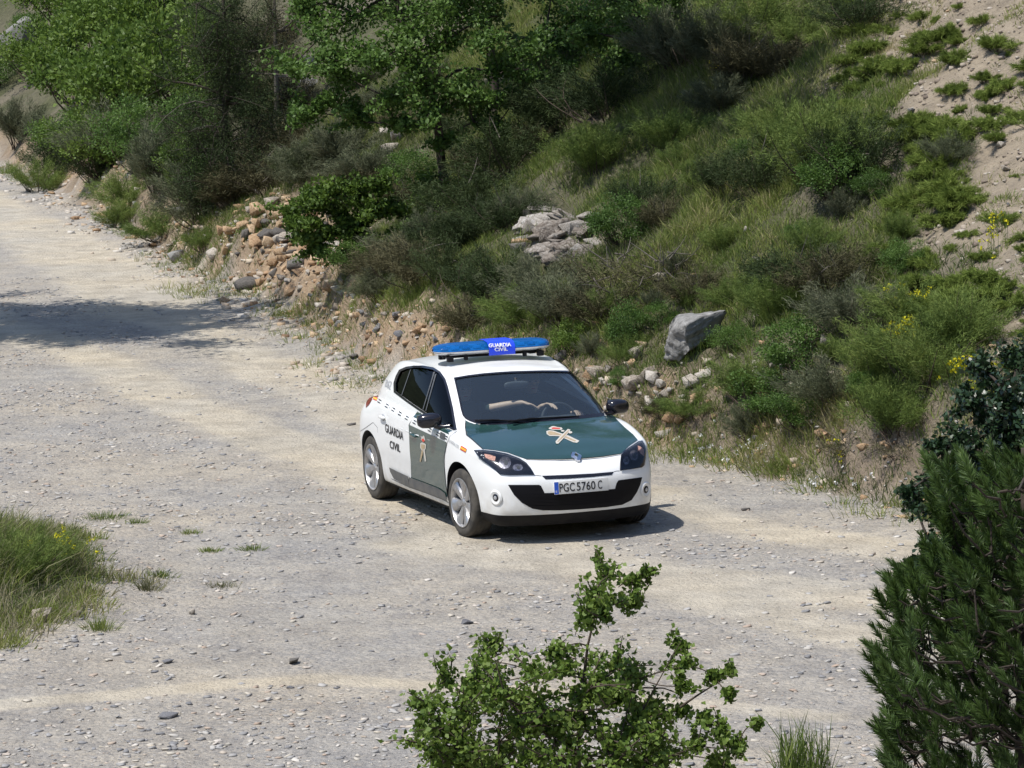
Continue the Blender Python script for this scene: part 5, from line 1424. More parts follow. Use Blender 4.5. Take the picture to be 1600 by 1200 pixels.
for i in range(60):
    px = rr.uniform(1120, 1600); py = rr.uniform(20, 560)
    if px < 1350 and i % 3: continue
    s = 0.03 + 0.05 * rr.random() ** 2
    rock('slope_stone', at(px, py), (s, s * .8, s * .5), [MR_pale, MR_orange, MR_grey][i % 3], ['pale stone', 'orange stone', 'grey stone'][i % 3] + ' on the bare slope at the upper right', 'stones on the bare slope', rr.random() * 6, 0, i, 'stone')
for px, py, s, m, lb in [(388, 455, .22, MR_dark, 'smooth dark rounded stone at the edge of the road shade'), (62, 975, .11, MR_pale, 'pale block below the grassy hump at the left edge'), (546, 666, .09, MR_dark, 'dark flat stone on the gravel left of the car'),
                     (456, 1039, .085, MR_dark, 'dark slate chip on the gravel in the foreground'), (263, 1125, .08, MR_slate, 'grey slate chip near the bottom left of the road'), (262, 1038, .06, MR_slate, 'small dark chip left of the foreground slate chip'),
                     (1036, 683, .12, MR_pale, 'pale yellowish rock at the foot of the bank right of the bonnet'), (934, 590, .13, MR_pale, 'pale rock in the bank just right of the roof'), (877, 566, .11, MR_dark, 'brown rock behind the right end of the light bar'),
                     (986, 608, .16, MR_pale, 'pale buff rock above the right door mirror'), (1002, 545, .09, MR_orange, 'small buff stone left of the grey boulder'), (1290, 549, .10, MR_pale, 'pale buff stone on the slope right of the grey boulder'),
                     (1032, 440, .09, MR_pale, 'buff stone on the earth patch above the boulder'), (432, 517, .13, MR_pale, 'whitish flat stone on the verge right of the shade'), (530, 512, .10, MR_grey, 'round grey stone on the verge behind the car'),
                     (552, 560, .11, MR_dark, 'flat dark stone on the verge just behind the car'), (480, 340, .10, MR_orange, 'orange stone among the oak sprigs right of the rubble'), (1262, 1030, .05, MR_slate, 'small slate chip at the right of the foreground gravel'),
                     (730, 975, .09, MR_slate, 'flat grey slab left of the foreground sapling top'), (800, 1045, .05, MR_slate, 'small grey chip above the foreground sapling'), (120, 965, .06, MR_pale, 'small pale stone right of the pale block'),
                     (300, 960, .05, MR_pale, 'small pale stone on the gravel below the hump tip'), (1165, 800, .05, MR_dark, 'reddish dark chip on the road right of the car'), (455, 1075, .05, MR_slate, 'grey chip just below the dark slate chip')]:
    thin = 0.30 if ('chip' in lb or 'flat' in lb or 'slab' in lb) else 0.65
    if 'smooth' in lb:
        V, F = rock_np(91, sub=3, rough=0.08, round_=True); p = at(px, py); o = obj('river_stone', mesh_fast('river_stone', V, F, smooth=True), MR_dark, loc=(p[0], p[1], p[2] + .08)); o.scale = (.23, .2, .13); tag(o, lb, 'stone'); continue
    rock('stone', at(px, py), (s, s * .7, s * thin), m, lb, k=int(px) % 7, rz=px * 0.1, cat='stone', sink=0.2)
wallr = at(20, 85); rock('rock', wallr, (1.3, .9, .8), MR_grey, 'big grey rock with a dark hollow at the upper left corner', k=2, rz=0.4, cat='boulder')
for i, (px, py, s) in enumerate([(612, 200, .16), (618, 222, .20), (603, 212, .14), (610, 240, .18), (625, 212, .13), (607, 255, .12)]):
    rock('rock', at(px, py), (s, s * .8, s * .6), MR_pale, 'buff block of the small rock pile behind the oak trunk', 'rock pile behind the oak trunk', i, .2, i)
for i, (px, py, s) in enumerate([(485, 140, .35), (478, 110, .28)]):
    rock('rock', at(px, py), (s, s * .8, s * .7), MR_grey, ['greyish rock under the left side of the oak crown', 'smaller greyish rock just above the rock under the oak'][i], None, i, .2, i)

# loose gravel on the road: uncountable
def gravel(name, N0, rg, area, smin, smax, label, power=2.2):
    x0, x1, y0, y1 = area; X = rg.uniform(x0, x1, N0); Y = y0 + (y1 - y0) * rg.random(N0) ** 1.25
    n, s = foot_dist(X, Y); tr = track(X, Y)
    dens = np.clip(0.55 + 1.1 * fbm(X * 0.7, Y * 0.7 + 30, 4) - 0.75 * tr, 0.03, 1)
    k = (n < 0.5) & (rg.random(N0) < dens); X = X[k]; Y = Y[k]
    P = np.stack([X, Y, ground_h(X, Y)], 1); px, py = wpix_many(P); v = (px > -20) & (px < 1620) & (py < 1230); P = P[v]; m = len(P)
    s = smin + (smax - smin) * rg.random(m) ** power
    # flattened, chipped 8-corner blocks
    base = np.array([[-1, -1, -1], [1, -1, -1], [1, 1, -1], [-1, 1, -1], [-1, -1, 1], [1, -1, 1], [1, 1, 1], [-1, 1, 1]], float)
    B = base[None] * np.array([1.0, 0.7, 0.20]) + rg.normal(size=(m, 8, 3)) * np.array([0.26, 0.22, 0.10]); B[:, 4:, :2] *= 0.75
    a = rg.random(m) * 2 * math.pi; ca, sa = np.cos(a)[:, None], np.sin(a)[:, None]
    x = B[:, :, 0] * ca - B[:, :, 1] * sa; y = B[:, :, 0] * sa + B[:, :, 1] * ca; z = B[:, :, 2] + x * rg.normal(size=(m, 1)) * 0.15
    V = np.stack([x, y, z], 2) * s[:, None, None] * 0.5 + P[:, None] + np.array([0, 0, 1.0]) * (s * 0.10)[:, None, None]
    Fq = np.array([[0, 3, 2, 1], [4, 5, 6, 7], [0, 1, 5, 4], [1, 2, 6, 5], [2, 3, 7, 6], [3, 0, 4, 7]])
    F = (Fq[None] + (np.arange(m) * 8)[:, None, None]).reshape(-1, 4)
    o = obj(name, mesh_fast(name, V.reshape(-1, 3), F, {'tint': np.repeat(rg.random(m), 8)}), M_gravel); tag(o, label, 'gravel', kind='stuff'); return m
def gravelmat():
    m, N, L, b = nmat('gravel_stones'); a = N.new('ShaderNodeAttribute'); a.attribute_name = 'tint'
    r = N.new('ShaderNodeValToRGB'); e = r.color_ramp.elements; e[0].color = (0.17, 0.17, 0.175, 1); e[1].color = (0.55, 0.52, 0.47, 1)
    for p, c in ((0.25, (0.29, 0.285, 0.28)), (0.5, (0.39, 0.375, 0.35)), (0.75, (0.46, 0.42, 0.35)), (0.87, (0.36, 0.28, 0.22))): x = e.new(p); x.color = (*c, 1)
    L.new(a.outputs['Fac'], r.inputs[0]); L.new(r.outputs[0], b.inputs['Base Color']); b.inputs['Roughness'].default_value = 0.85; b.inputs['Specular IOR Level'].default_value = 0.3; return m
M_gravel = gravelmat(); rv = np.random.default_rng(55)
gravel('gravel', 120000, rv, (-9, 5.5, 23.5, 62), 0.008, 0.065, 'loose grey slate gravel strewn over the road', 4.2)
def scree(name, N0, rg, area, dens_fn, smin, smax, mat, label, power=2.5):
    x0, x1, y0, y1 = area; X = rg.uniform(x0, x1, N0); Y = rg.uniform(y0, y1, N0); n, s = foot_dist(X, Y)
    P = np.stack([X, Y, ground_h(X, Y)], 1); px, py = wpix_many(P)
    k = (px > -20) & (px < 2000) & (py > -30) & (py < 1000) & (rg.random(N0) < dens_fn(px, py, n, X, Y)); P = P[k]; m = len(P); s = smin + (smax - smin) * rg.random(m) ** power
    base = np.array([[-1, -1, -1], [1, -1, -1], [1, 1, -1], [-1, 1, -1], [-1, -1, 1], [1, -1, 1], [1, 1, 1], [-1, 1, 1]], float)
    B = base[None] * np.array([0.9, 0.75, 0.55]) + rg.normal(size=(m, 8, 3)) * 0.24
    V = B * s[:, None, None] * 0.5 + P[:, None]
    Fq = np.array([[0, 3, 2, 1], [4, 5, 6, 7], [0, 1, 5, 4], [1, 2, 6, 5], [2, 3, 7, 6], [3, 0, 4, 7]])
    F = (Fq[None] + (np.arange(m) * 8)[:, None, None]).reshape(-1, 4)
    o = obj(name, mesh_fast(name, V.reshape(-1, 3), F, {'tint': np.repeat(rg.random(m), 8)}), mat); tag(o, label, 'rubble', kind='stuff')
def gravelmat2(name, cs):
    m, N, L, b = nmat(name); a = N.new('ShaderNodeAttribute'); a.attribute_name = 'tint'
    r = N.new('ShaderNodeValToRGB'); e = r.color_ramp.elements; e[0].color = (*cs[0], 1); e[1].color = (*cs[-1], 1)
    for i in range(1, len(cs) - 1): x = e.new(i / (len(cs) - 1)); x.color = (*cs[i], 1)
    L.new(a.outputs['Fac'], r.inputs[0]); L.new(r.outputs[0], b.inputs['Base Color']); b.inputs['Roughness'].default_value = 0.9; return m
def ordens(px, py, n, X, Y):
    a = np.exp(-((n - 0.35) / 0.5) ** 2) * np.clip(0.45 + 1.5 * fbm(X * 1.2, Y * 1.2, 3), 0, 1)
    a = np.maximum(a, 1.2 * blob(px, py, 470, 410, 95, 100) * (n > -0.9)); a = np.maximum(a, .9 * blob(px, py, 610, 525, 100, 45)); a = np.maximum(a, .9 * blob(px, py, 1180, 590, 50, 35)); a = np.maximum(a, .8 * blob(px, py, 1060, 450, 45, 30))
    a = np.maximum(a, .9 * blob(px, py, 1000, 640, 90, 40)); a = a * (n > -0.5); return np.clip(a, 0, 1)
scree('rubble', 80000, rv, (-12, 6, 32, 90), ordens, 0.015, 0.13, gravelmat2('rubble_stones', [(0.16, 0.10, 0.06), (0.34, 0.22, 0.13), (0.46, 0.33, 0.20), (0.36, 0.33, 0.29), (0.55, 0.46, 0.34)]), 'loose orange and buff rubble of the cut bank', 3.0)
scree('verge_gravel', 30000, rv, (-13, 0, 44, 92), lambda px, py, n, X, Y: 0.9 * np.exp(-((n + 0.25) / 0.55) ** 2) * np.clip(0.6 + 1.4 * fbm(X * .8, Y * .8, 3), 0, 1), 0.02, 0.14, gravelmat2('verge_stones', [(0.20, 0.19, 0.18), (0.36, 0.34, 0.31), (0.46, 0.42, 0.36), (0.38, 0.30, 0.22), (0.56, 0.53, 0.48)]), 'pale loose stones along the verge at the foot of the slope', 3.0)
scree('slope_gravel', 90000, rv, (0, 14, 28, 62), lambda px, py, n, X, Y: 0.8 * pale_f(px, py, X, Y, n) + 0.03 * (n > 0.5), 0.012, 0.07, gravelmat2('slope_stones', [(0.13, 0.10, 0.08), (0.24, 0.195, 0.15), (0.32, 0.27, 0.215), (0.44, 0.40, 0.34)]), 'fine pale gravel covering the bare slope', 3.5)
# ------------------------------------------------------------------ shrubs: one of each kind, then copies
PROTO = {
 'broom': [shrub_fine('broom_shrub', 201, .55, .70, ML_broom, n=15000, blade=.050, up=1.1, K=60, wid=.0024), shrub_fine('broom_shrub', 202, .60, .60, ML_broom, n=15000, blade=.045, up=1.0, K=64, spread=.8, wid=.0024)],
 'grey': [shrub_fine('grey_green_shrub', 211, .60, .60, ML_grey, n=11000, blade=.06, up=1.2, K=65, spread=.8), shrub_fine('grey_green_shrub', 212, .50, .65, ML_grey, n=10000, blade=.07, up=1.4, K=56)],
 'heath': [shrub_fine('heath_shrub', 221, .55, .45, ML_brown, n=7500, blade=.06, up=.9, K=60, spread=1.0, deadtwigs=8), shrub_fine('heath_shrub', 222, .50, .55, ML_brown, n=6500, blade=.07, up=1.0, K=50, spread=.8, deadtwigs=8)],
 'dark': [shrub_fine('juniper_shrub', 231, .55, .65, ML_dark, n=9000, blade=.05, up=1.0, K=60, spread=.75, deadtwigs=5), shrub_fine('juniper_shrub', 232, .60, .55, ML_dark, n=9000, blade=.05, up=.8, K=66, spread=1.0, deadtwigs=4)],
 'leafy': [shrub_leafy('leafy_shrub', 241, .60, .9, ML_bright, leaf=.050, n=4200, K=34), shrub_leafy('leafy_shrub', 242, .65, .8, ML_bright, leaf=.045, n=4600, K=38)],
 'box': [shrub_leafy('box_shrub', 251, .50, .6, ML_oak, leaf=.026, n=6500, K=36), shrub_leafy('box_shrub', 252, .45, .7, ML_oak, leaf=.028, n=6000, K=32)],
 'cushion': [shrub_fine('cushion_plant', 261, .26, .12, ML_cush, n=3600, blade=.05, up=.7, K=30, spread=1.2), shrub_fine('cushion_plant', 262, .24, .14, ML_cush, n=3400, blade=.07, up=.9, K=26, spread=1.0)],
 'twigs': [shrub_fine('dead_shrub', 271, .55, .40, ML_brown, n=900, blade=.08, up=.6, K=30, spread=1.3, deadtwigs=22)],
}
USED = {}
NAMES = {'broom': 'shrub', 'grey': 'shrub', 'heath': 'shrub', 'dark': 'shrub', 'leafy': 'shrub', 'box': 'shrub', 'cushion': 'plant', 'twigs': 'shrub'}
rp = np.random.default_rng(99)
def put(kind, px, py, sc, label, group=None, v=None, sz=1.0, pos=None):
    L_ = PROTO[kind]; k = int(rp.integers(0, len(L_))) if v is None else v
    o = L_[k]
    if USED.get((kind, k)): o = copy_tree(o)
    USED[(kind, k)] = True
    p = at(px, py) if pos is None else pos
    o.location = (p[0], p[1], p[2] - 0.03); o.rotation_euler = (0.10 * rp.normal(), 0.10 * rp.normal(), rp.random() * 6.28)
    s = sc * (0.92 + 0.16 * rp.random()); o.scale = (s, s, s * sz)
    if 'group' in o.keys(): del o['group']
    tag(o, label, NAMES[kind], group); return o
SH = [
 ('dark', 1190, 310, 1.0, 'dark upright juniper on the grassy slope, left of the tallest green one', 1.3), ('broom', 1285, 270, 1.25, 'tallest green broom in the middle of the right slope', 1.2), ('dark', 1340, 290, 1.1, 'dark juniper just right of the tallest broom', 1.2),
 ('broom', 1225, 235, 1.0, 'green broom below the earth patch high on the slope', 1.0), ('box', 1300, 320, 1.0, 'small leafed bush at the foot of the tallest broom', .9),
 ('box', 975, 385, .9, 'small leafed bush just right of the limestone outcrop', 1.0), ('dark', 1005, 335, 1.0, 'dark juniper above and right of the limestone outcrop', 1.1), ('heath', 1035, 355, .8, 'brown heath bush beside the dark juniper near the outcrop', 1.0),
 ('twigs', 960, 445, 1.2, 'tangle of grey dead twigs below the limestone outcrop', 1.0), ('twigs', 1045, 435, 1.1, 'grey dead twigs hanging over the small earth patch', 1.0), ('heath', 1085, 470, .7, 'little brown bush on a thin stem above the grey boulder', 1.2),
 ('broom', 1145, 480, .7, 'bright green tussock right of the grey boulder', .8), ('dark', 1245, 450, 1.1, 'dark bush low on the slope, left one of the brown-green pair', .9), ('heath', 1300, 455, 1.2, 'big brown heath bush in the centre of the right slope', 1.0),
 ('broom', 1215, 500, .9, 'green broom below the dark bush pair on the slope', .8), ('dark', 1345, 45, 1.1, 'dark round bush at the top edge of the slope', .9), ('heath', 1165, 130, 1.3, 'dark heath in the shade band with yellow flowers before it', 1.0),
 ('heath', 1215, 125, 1.1, 'brown heath at the right end of the shade band', 1.0), ('heath', 945, 505, 1.2, 'brown heath bush on the slope right behind the light bar', .9), ('grey', 880, 500, 1.0, 'grey-green bush on the slope above the roof sign', .9),
 ('broom', 820, 505, .9, 'green bush on the slope above the roof, under the outcrop', .9), ('dark', 765, 470, 1.2, 'dark bush in the shade right of the oak foot', .9), ('heath', 735, 520, 1.0, 'brown undergrowth just above the light bar left end', .8),
 ('heath', 660, 440, 1.3, 'dark brown thicket over the orange cut bank', 1.0), ('heath', 610, 430, 1.2, 'brown thicket left of the dark thicket over the cut bank', .9), ('grey', 590, 470, .8, 'grey tussock hanging over the orange bank', .8),
 ('box', 970, 560, .6, 'thin brown-leafed weed standing behind the right side of the roof', 1.5), ('leafy', 893, 565, .35, 'pale green sprig just behind the light bar right end', 1.2), ('box', 1255, 590, 1.0, 'dark leafy bush in the grass between the boulder and the yellow flowers', .8),
 ('broom', 1165, 625, 1.0, 'broad green broom right of the car above the verge', .8), ('box', 1190, 650, .9, 'small leafed bush in front of the broad broom', .7), ('broom', 1085, 650, .7, 'green broom on the bank right of the door mirror', .8),
 ('heath', 1030, 655, .6, 'small brown bush on the bank above the bonnet corner', .8), ('grey', 1335, 520, 1.0, 'grey-green bush leaning at the edge of the bare slope', 1.0), ('broom', 1375, 600, 1.2, 'green broom mound below the yellow flower heads', .8),
 ('broom', 1455, 610, 1.4, 'large green mound with yellow flowers behind the pine top', .8), ('broom', 1420, 500, .9, 'green mound under the upper yellow flowers', .8), ('broom', 1500, 545, 1.1, 'green mound between the two yellow flower patches', .8),
 ('grey', 1300, 640, 1.0, 'grey dry clump above the pale foot of the slope', .8), ('broom', 1400, 680, 1.1, 'green clump at the foot of the slope left of the pine', .8), ('box', 1250, 680, .8, 'low green bush above the white daisies', .7),
 ('twigs', 1400, 715, .6, 'grey dead twigs at the foot of the slope left of the pine', .7), ('twigs', 1325, 710, .6, 'brown roots hanging from the pale foot of the slope', .9), ('grey', 1130, 170, 1.0, 'grey bush below the shade band', .7),
 ('grey', 1060, 110, 1.6, 'large grey dry bush at the top beside the oak crowns', .9), ('grey', 1130, 95, 1.3, 'grey dry bush right of the largest grey one at the top', .9), ('broom', 1175, 60, 1.4, 'tall grass-green broom at the top centre', .9), ('broom', 1250, 70, 1.0, 'green broom left of the dark round bush at the top edge', .7),
 ('broom', 930, 270, 1.2, 'green tussock mound above the limestone outcrop', .8), ('broom', 1050, 240, 1.1, 'green tussock mound in the middle of the sunny grass', .7), ('dark', 1130, 300, .8, 'small dark juniper left in the sunny grass', 1.0),
 # left side
 ('leafy', 130, 175, 2.3, 'bright green leafy thicket at the far left of the slope', 1.0), ('leafy', 215, 195, 2.5, 'brightest leafy bush in the middle of the left thicket', 1.1), ('leafy', 285, 170, 2.2, 'leafy bush at the right end of the left thicket', 1.1),
 ('leafy', 60, 120, 2.2, 'leafy bush beside the big grey rock at the left', 1.0), ('leafy', 170, 90, 2.4, 'leafy bush high behind the left thicket', 1.1), ('leafy', 265, 70, 2.5, 'leafy bush at the top left of the brown juniper', 1.2), ('leafy', 95, 40, 2.2, 'leafy bush at the top left edge', 1.1),
 ('leafy', 215, 10, 2.4, 'leafy bush cut by the top edge above the left thicket', 1.1), ('box', 225, 255, 1.8, 'dark leafed bush under the left thicket', 1.0), ('box', 285, 245, 1.6, 'dark leafed bush between the thicket and the juniper', 1.0),
 ('grey', 30, 225, 1.9, 'grey-green bush at the left edge above the road', 1.0), ('grey', 100, 235, 1.8, 'grey-green bush second from the left edge', 1.0), ('dark', 95, 275, 1.6, 'dark little juniper on the verge at the upper left', 1.2), ('dark', 150, 285, 1.5, 'dark juniper beside the stony verge, upper left', 1.1),
 ('grey', 180, 250, 2.0, 'broad grey-green bush under the leafy thicket', 1.0), ('broom', 205, 320, 1.5, 'yellow-green broom at the verge, upper left', .9), ('grey', 255, 300, 2.0, 'grey bush in the centre of the left bank', 1.0), ('grey', 310, 340, 1.7, 'grey bush at the foot of the brown juniper', .9),
 ('broom', 185, 355, 1.1, 'green broom touching the road at the left', .8), ('broom', 255, 370, 1.2, 'green broom above the pale stones by the road', .8), ('broom', 320, 395, .9, 'low green growth left of the rubble heap', .7),
 ('heath', 365, 320, 1.5, 'brown heath at the left top of the rubble heap', .9), ('heath', 420, 300, 1.7, 'brown thorny bush above the rubble heap', 1.1), ('heath', 440, 240, 1.7, 'brown thorny bush between the juniper and the oak', 1.1), ('dark', 405, 200, 1.9, 'dark green juniper bush beside the brown juniper tree', 1.3),
 ('heath', 455, 170, 1.5, 'brown bush just left of the oak crown', 1.1), ('heath', 415, 90, 1.9, 'brown bush at the top between thicket and oak', 1.3), ('grey', 530, 265, 1.5, 'grey grassy bush under the left of the oak', .9), ('grey', 480, 280, 1.3, 'grey bush left under the oak, lower one', .9),
 ('grey', 580, 290, 1.2, 'grey bush just left of the oak trunk', .9), ('box', 640, 300, 1.1, 'leafy undergrowth at the left of the oak trunk', .9), ('dark', 740, 340, 1.4, 'dark undergrowth right of the oak trunk', .9), ('dark', 790, 270, 1.5, 'dark undergrowth in the shade right of the oak', .9),
 ('dark', 860, 200, 1.6, 'dark bush in the shade under the right oak crowns', .9), ('dark', 950, 190, 1.6, 'dark bush at the middle of the shade band', .8), ('dark', 700, 400, 1.2, 'dark undergrowth below the oak foot', .8), ('box', 560, 430, 1.0, 'leafy bush over the orange bank left of the brown thicket', .8),
]
for i, (k, px, py, s, lb, sz) in enumerate(SH): put(k, px, py, s, lb, sz=sz)
rc = np.random.default_rng(5)
m = 0
while m < 170:                                    # cushions on the bare slope, upper right
    px = rc.uniform(1150, 1800); py = rc.uniform(-10, 620)
    e = float(np.interp(py, [0, 120, 250, 400, 500, 600], [1310, 1370, 1440, 1450, 1500, 1590]))
    if px < e - 110 * rc.random() or px > e + 40 + 330 * rc.random() ** 1.6: continue
    v_ = m % 2; put('cushion', px, py, 0.3 + 0.9 * rc.random(), ['tight green cushion plant', 'grassy green cushion plant'][v_] + (' near the top of the bare slope' if py < 200 else ' halfway down the bare slope' if py < 400 else ' at the lower end of the bare slope'), 'cushion plants on the bare slope', v=v_); m += 1
for i in range(46):                              # low growth through the grass
    px = rc.uniform(840, 1500); py = rc.uniform(190, 690)
    if py < 560 and px < 900: continue
    put(['grey', 'broom', 'broom', 'box'][i % 4], px, py, 0.30 + 0.35 * rc.random(), ['low grey scrub plant', 'low green scrub plant', 'low green scrub plant', 'low leafy scrub plant'][i % 4] + ' scattered through the grass of the slope', 'low scrub in the grass')
for i in range(34):
    px = rc.uniform(330, 860); py = rc.uniform(120, 470)
    if py > 330 and px < 520: continue
    put(['heath', 'dark', 'grey'][i % 3], px, py, 0.6 + 0.5 * rc.random(), ['low brown undergrowth plant', 'low dark green undergrowth plant', 'low grey undergrowth plant'][i % 3] + ' beneath the oaks', 'undergrowth beneath the oaks')
for i in range(30):
    px = rc.uniform(0, 340); py = rc.uniform(-30, 330)
    put(['grey', 'leafy', 'box', 'broom'][i % 4], px, py, 1.0 + 0.7 * rc.random(), ['grey bush', 'bright leafy bush', 'dark leafy bush', 'green broom bush'][i % 4] + ' filling the left thicket above the road', 'bushes of the left thicket')
for k, L_ in PROTO.items():
    for v, o in enumerate(L_):
        if not USED.get((k, v)):
            for ch in list(o.children): bpy.data.objects.remove(ch)
            bpy.data.objects.remove(o)

# ------------------------------------------------------------------ trees
def pw(px, py, Y):                               # world point on a pixel's ray at a depth
    d = wray(px, py); t = Y / d[1]; return np.array([d[0] * t, Y, CAM_H + d[2] * t])
def tree(name, base, trunk, clumps, leaf, per, mat, label, seed, bark, cat='tree', r0=0.06, group=None, rootz=None, aspect=0.42, flat=0.7, tintc=0.42, sub=7, espr=0.75, lspr=0.38):
    """base: world point; trunk: list of world points; clumps: (world point, radius)"""
    rg = np.random.default_rng(seed); root = empty(name, tuple(base)); B = np.array(base, float)
    P_, D_, T_ = [], [], []
    T = [Vector(tuple(np.array(t) - B)) for t in trunk]
    mb = MB(); n = len(T); mb.tube([T[0] - Vector((0, 0, .15))] + T, [r0 * 1.25] + [lerp(r0, r0 * 0.35, i / (n - 1)) for i in range(n)], 10, cap=False)
    tr = obj('trunk', mesh_np('trunk', mb.V, mb.F, True), bark, root)
    br = MB(); NODE = [(t, 0.0) for t in T[1:]] or [(T[0], 0.0)]
    clumps = sorted(clumps, key=lambda c: min((Vector(tuple(np.array(c[0], float) - B)) - t).length for t in T))
    for c, r in clumps:
        c = np.array(c, float) - B; cv = Vector(tuple(c))
        best = min(range(len(NODE)), key=lambda i: (NODE[i][0] - cv).length + NODE[i][1] * 0.35 + (0.25 if NODE[i][0].z > cv.z + 0.1 else 0))
        P = branch_path(NODE[best][0], cv, rg, -0.10, 6); dd = NODE[best][1] + (NODE[best][0] - cv).length; NODE.append((cv, dd)); q0 = max(0.004, min(r0 * 0.4, r0 * 0.45 / (1 + NODE[best][1] * 1.2)))
        br.tube(P, [lerp(q0, max(0.003, q0 * 0.55), i / 6) for i in range(7)], 5, cap=False)
        for k in range(sub):                     # twigs with leaf sprays
            e = c + rg.normal(size=3) * r * espr * np.array([1, 1, flat]); Q_ = branch_path(cv, Vector(tuple(e)), rg, 0, 3)
            br.tube(Q_, [0.006, 0.005, 0.004, 0.002], 4, cap=False)
            m = int(per * (0.6 + 0.8 * rg.random()) / sub); off = unit(rg.normal(size=(m, 3))) * (rg.random((m, 1)) ** 0.6) * r * lspr * np.array([1, 1, flat]) + (c - e)[None] * (rg.random((m, 1)) * 0.8)
            P_.append(e[None] + off); D_.append(unit(unit(off) * 0.9 + dirs(m, rg) * 0.7 + np.array([0, 0, 0.15]))); T_.append(np.full(m, tintc + 0.30 * (rg.random() - 0.5)) + 0.35 * (rg.random(m) - 0.5))
    obj('branch', mesh_np('branch', br.V, br.F, True), bark, tr)
    P = np.concatenate(P_); D = np.concatenate(D_); m = len(P)
    foliage('crown', P, D, leaf * (0.65 + 0.6 * rg.random(m)), leaf * aspect * 0.8 * (0.8 + 0.4 * rg.random(m)), np.concatenate(T_), mat, rg, root)
    tag(root, label, cat, group); return root
ob = at(697, 312); YB = ob[1]
oakc = [(500,60,.55,0),(560,25,.6,.4),(620,80,.55,-.4),(540,120,.45,-.2),(468,172,.28,-.1),(505,160,.3,-.3),(600,150,.45,-.5),(660,130,.5,-.6),(700,60,.55,-.3),(760,110,.5,-.4),(800,160,.38,-.2),(740,190,.38,-.5),(692,218,.24,-.5),(820,85,.45,0),(650,20,.6,.4),(780,25,.55,.3),(560,190,.33,-.2),(625,195,.28,-.4),(735,150,.4,-.7),(480,20,.5,.3),(590,95,.45,-.8),(680,175,.35,-.8),(520,80,.4,-.6),(640,60,.5,-.7),(760,60,.45,-.7),(720,5,.6,0),(590,-30,.7,.2),(520,-20,.6,.2),(700,-60,.7,.3),(460,110,.25,0),(770,200,.25,-.5)]
tree('oak_tree', ob, [ob, pw(690, 255, YB), pw(684, 200, YB), pw(676, 150, YB), pw(640, 80, YB + .1), pw(620, 0, YB + .2), pw(615, -60, YB + .2)], [(pw(x, y, YB + d), r) for x, y, r, d in oakc], .068, 900, ML_oak,
     'oak with a thin dark leaning trunk and open leafy crown over the slope', 301, M_bark, r0=.075)
b2 = at(560, 415)
sapc = [(455,330,.25),(480,310,.2),(660,300,.3),(520,300,.3),(590,330,.3),(560,360,.3),(500,385,.22),(650,385,.22),(470,345,.25),(515,362,.3),(568,340,.3),(602,378,.25),(542,398,.22),(502,322,.25),(560,305,.3),(612,322,.25),(640,350,.25),(480,370,.18),(620,400,.2),(590,290,.25),(530,335,.28)]
tree('oak_sapling', b2, [b2, pw(565, 390, b2[1]), pw(570, 350, b2[1]), pw(560, 310, b2[1])], [(pw(x, y, b2[1] - .2 + .3 * math.sin(x)), r) for x, y, r in sapc], .066, 900, ML_bright, 'low leafy oak sapling spreading over the rubble heap', 302, M_bark, r0=.03)
b2b = at(697, 345)
tree('oak_sprout', b2b, [b2b, pw(695, 335, b2b[1]), pw(692, 328, b2b[1])], [(pw(x, y, b2b[1] - .1), .14) for x, y in ((685, 322), (705, 318), (690, 335), (715, 325))], .06, 60, ML_bright, 'small bright oak sprout at the foot of the dark trunk', 303, M_stem, r0=.012, cat='sapling')
b3 = at(775, 175); Y3 = b3[1]
tree('oak_tree', b3, [b3, pw(772, 120, Y3), pw(765, 60, Y3), pw(762, 0, Y3), pw(770, -60, Y3)], [(pw(x, y, Y3 + d), r) for x, y, r, d in [(850,60,.5,0),(900,30,.6,0),(860,0,.6,.3),(930,80,.5,-.2),(890,110,.4,-.3),(830,-40,.7,.3),(760,-60,.7,.2),(700,-80,.7,.2),(900,-60,.8,.3),(960,30,.5,0),(840,120,.3,-.2),(800,-20,.5,-.4)]], .066, 1000, ML_oak, 'oak behind with two dark trunks and its crown cut by the top edge', 304, M_bark, r0=.09)
b4 = at(1010, 110); Y4 = b4[1]
tree('oak_tree', b4, [b4, pw(1005, 60, Y4), pw(990, 0, Y4), pw(985, -80, Y4)], [(pw(x, y, Y4 + d), r) for x, y, r, d in [(980,60,.45,-.2),(1020,40,.45,-.1),(1000,95,.35,-.3),(960,100,.35,-.3),(1040,15,.4,0),(950,0,.6,0),(1010,-40,.7,.2),(1070,-30,.5,0),(1120,-70,.7,.4),(930,-90,.8,.4),(1040,-110,.9,.4),(920,50,.4,-.2)]], .062, 1000, ML_oak, 'rightmost oak with a bright dense crown at the top edge', 305, M_bark, r0=.08)
# crowns above the frame that shade the slope beside the trees
b5 = at(900, 60) + np.array([0.3, 1.2, 0.0]); b5[2] = float(ground_h(b5[0], b5[1]))
rg5 = np.random.default_rng(8)
tree('oak_tree', b5, [b5, b5 + [0, 0, 1.5], b5 + [.2, .1, 3.0], b5 + [.3, 0, 4.2]], [(at(rg5.uniform(800, 1270), rg5.uniform(95, 215)) + np.array(SUN_DIR) * rg5.uniform(3.3, 4.4), .75) for _ in range(46)], .08, 600, ML_oak, 'tall oak rising out of the picture behind the shade band', 306, M_bark, r0=.10)
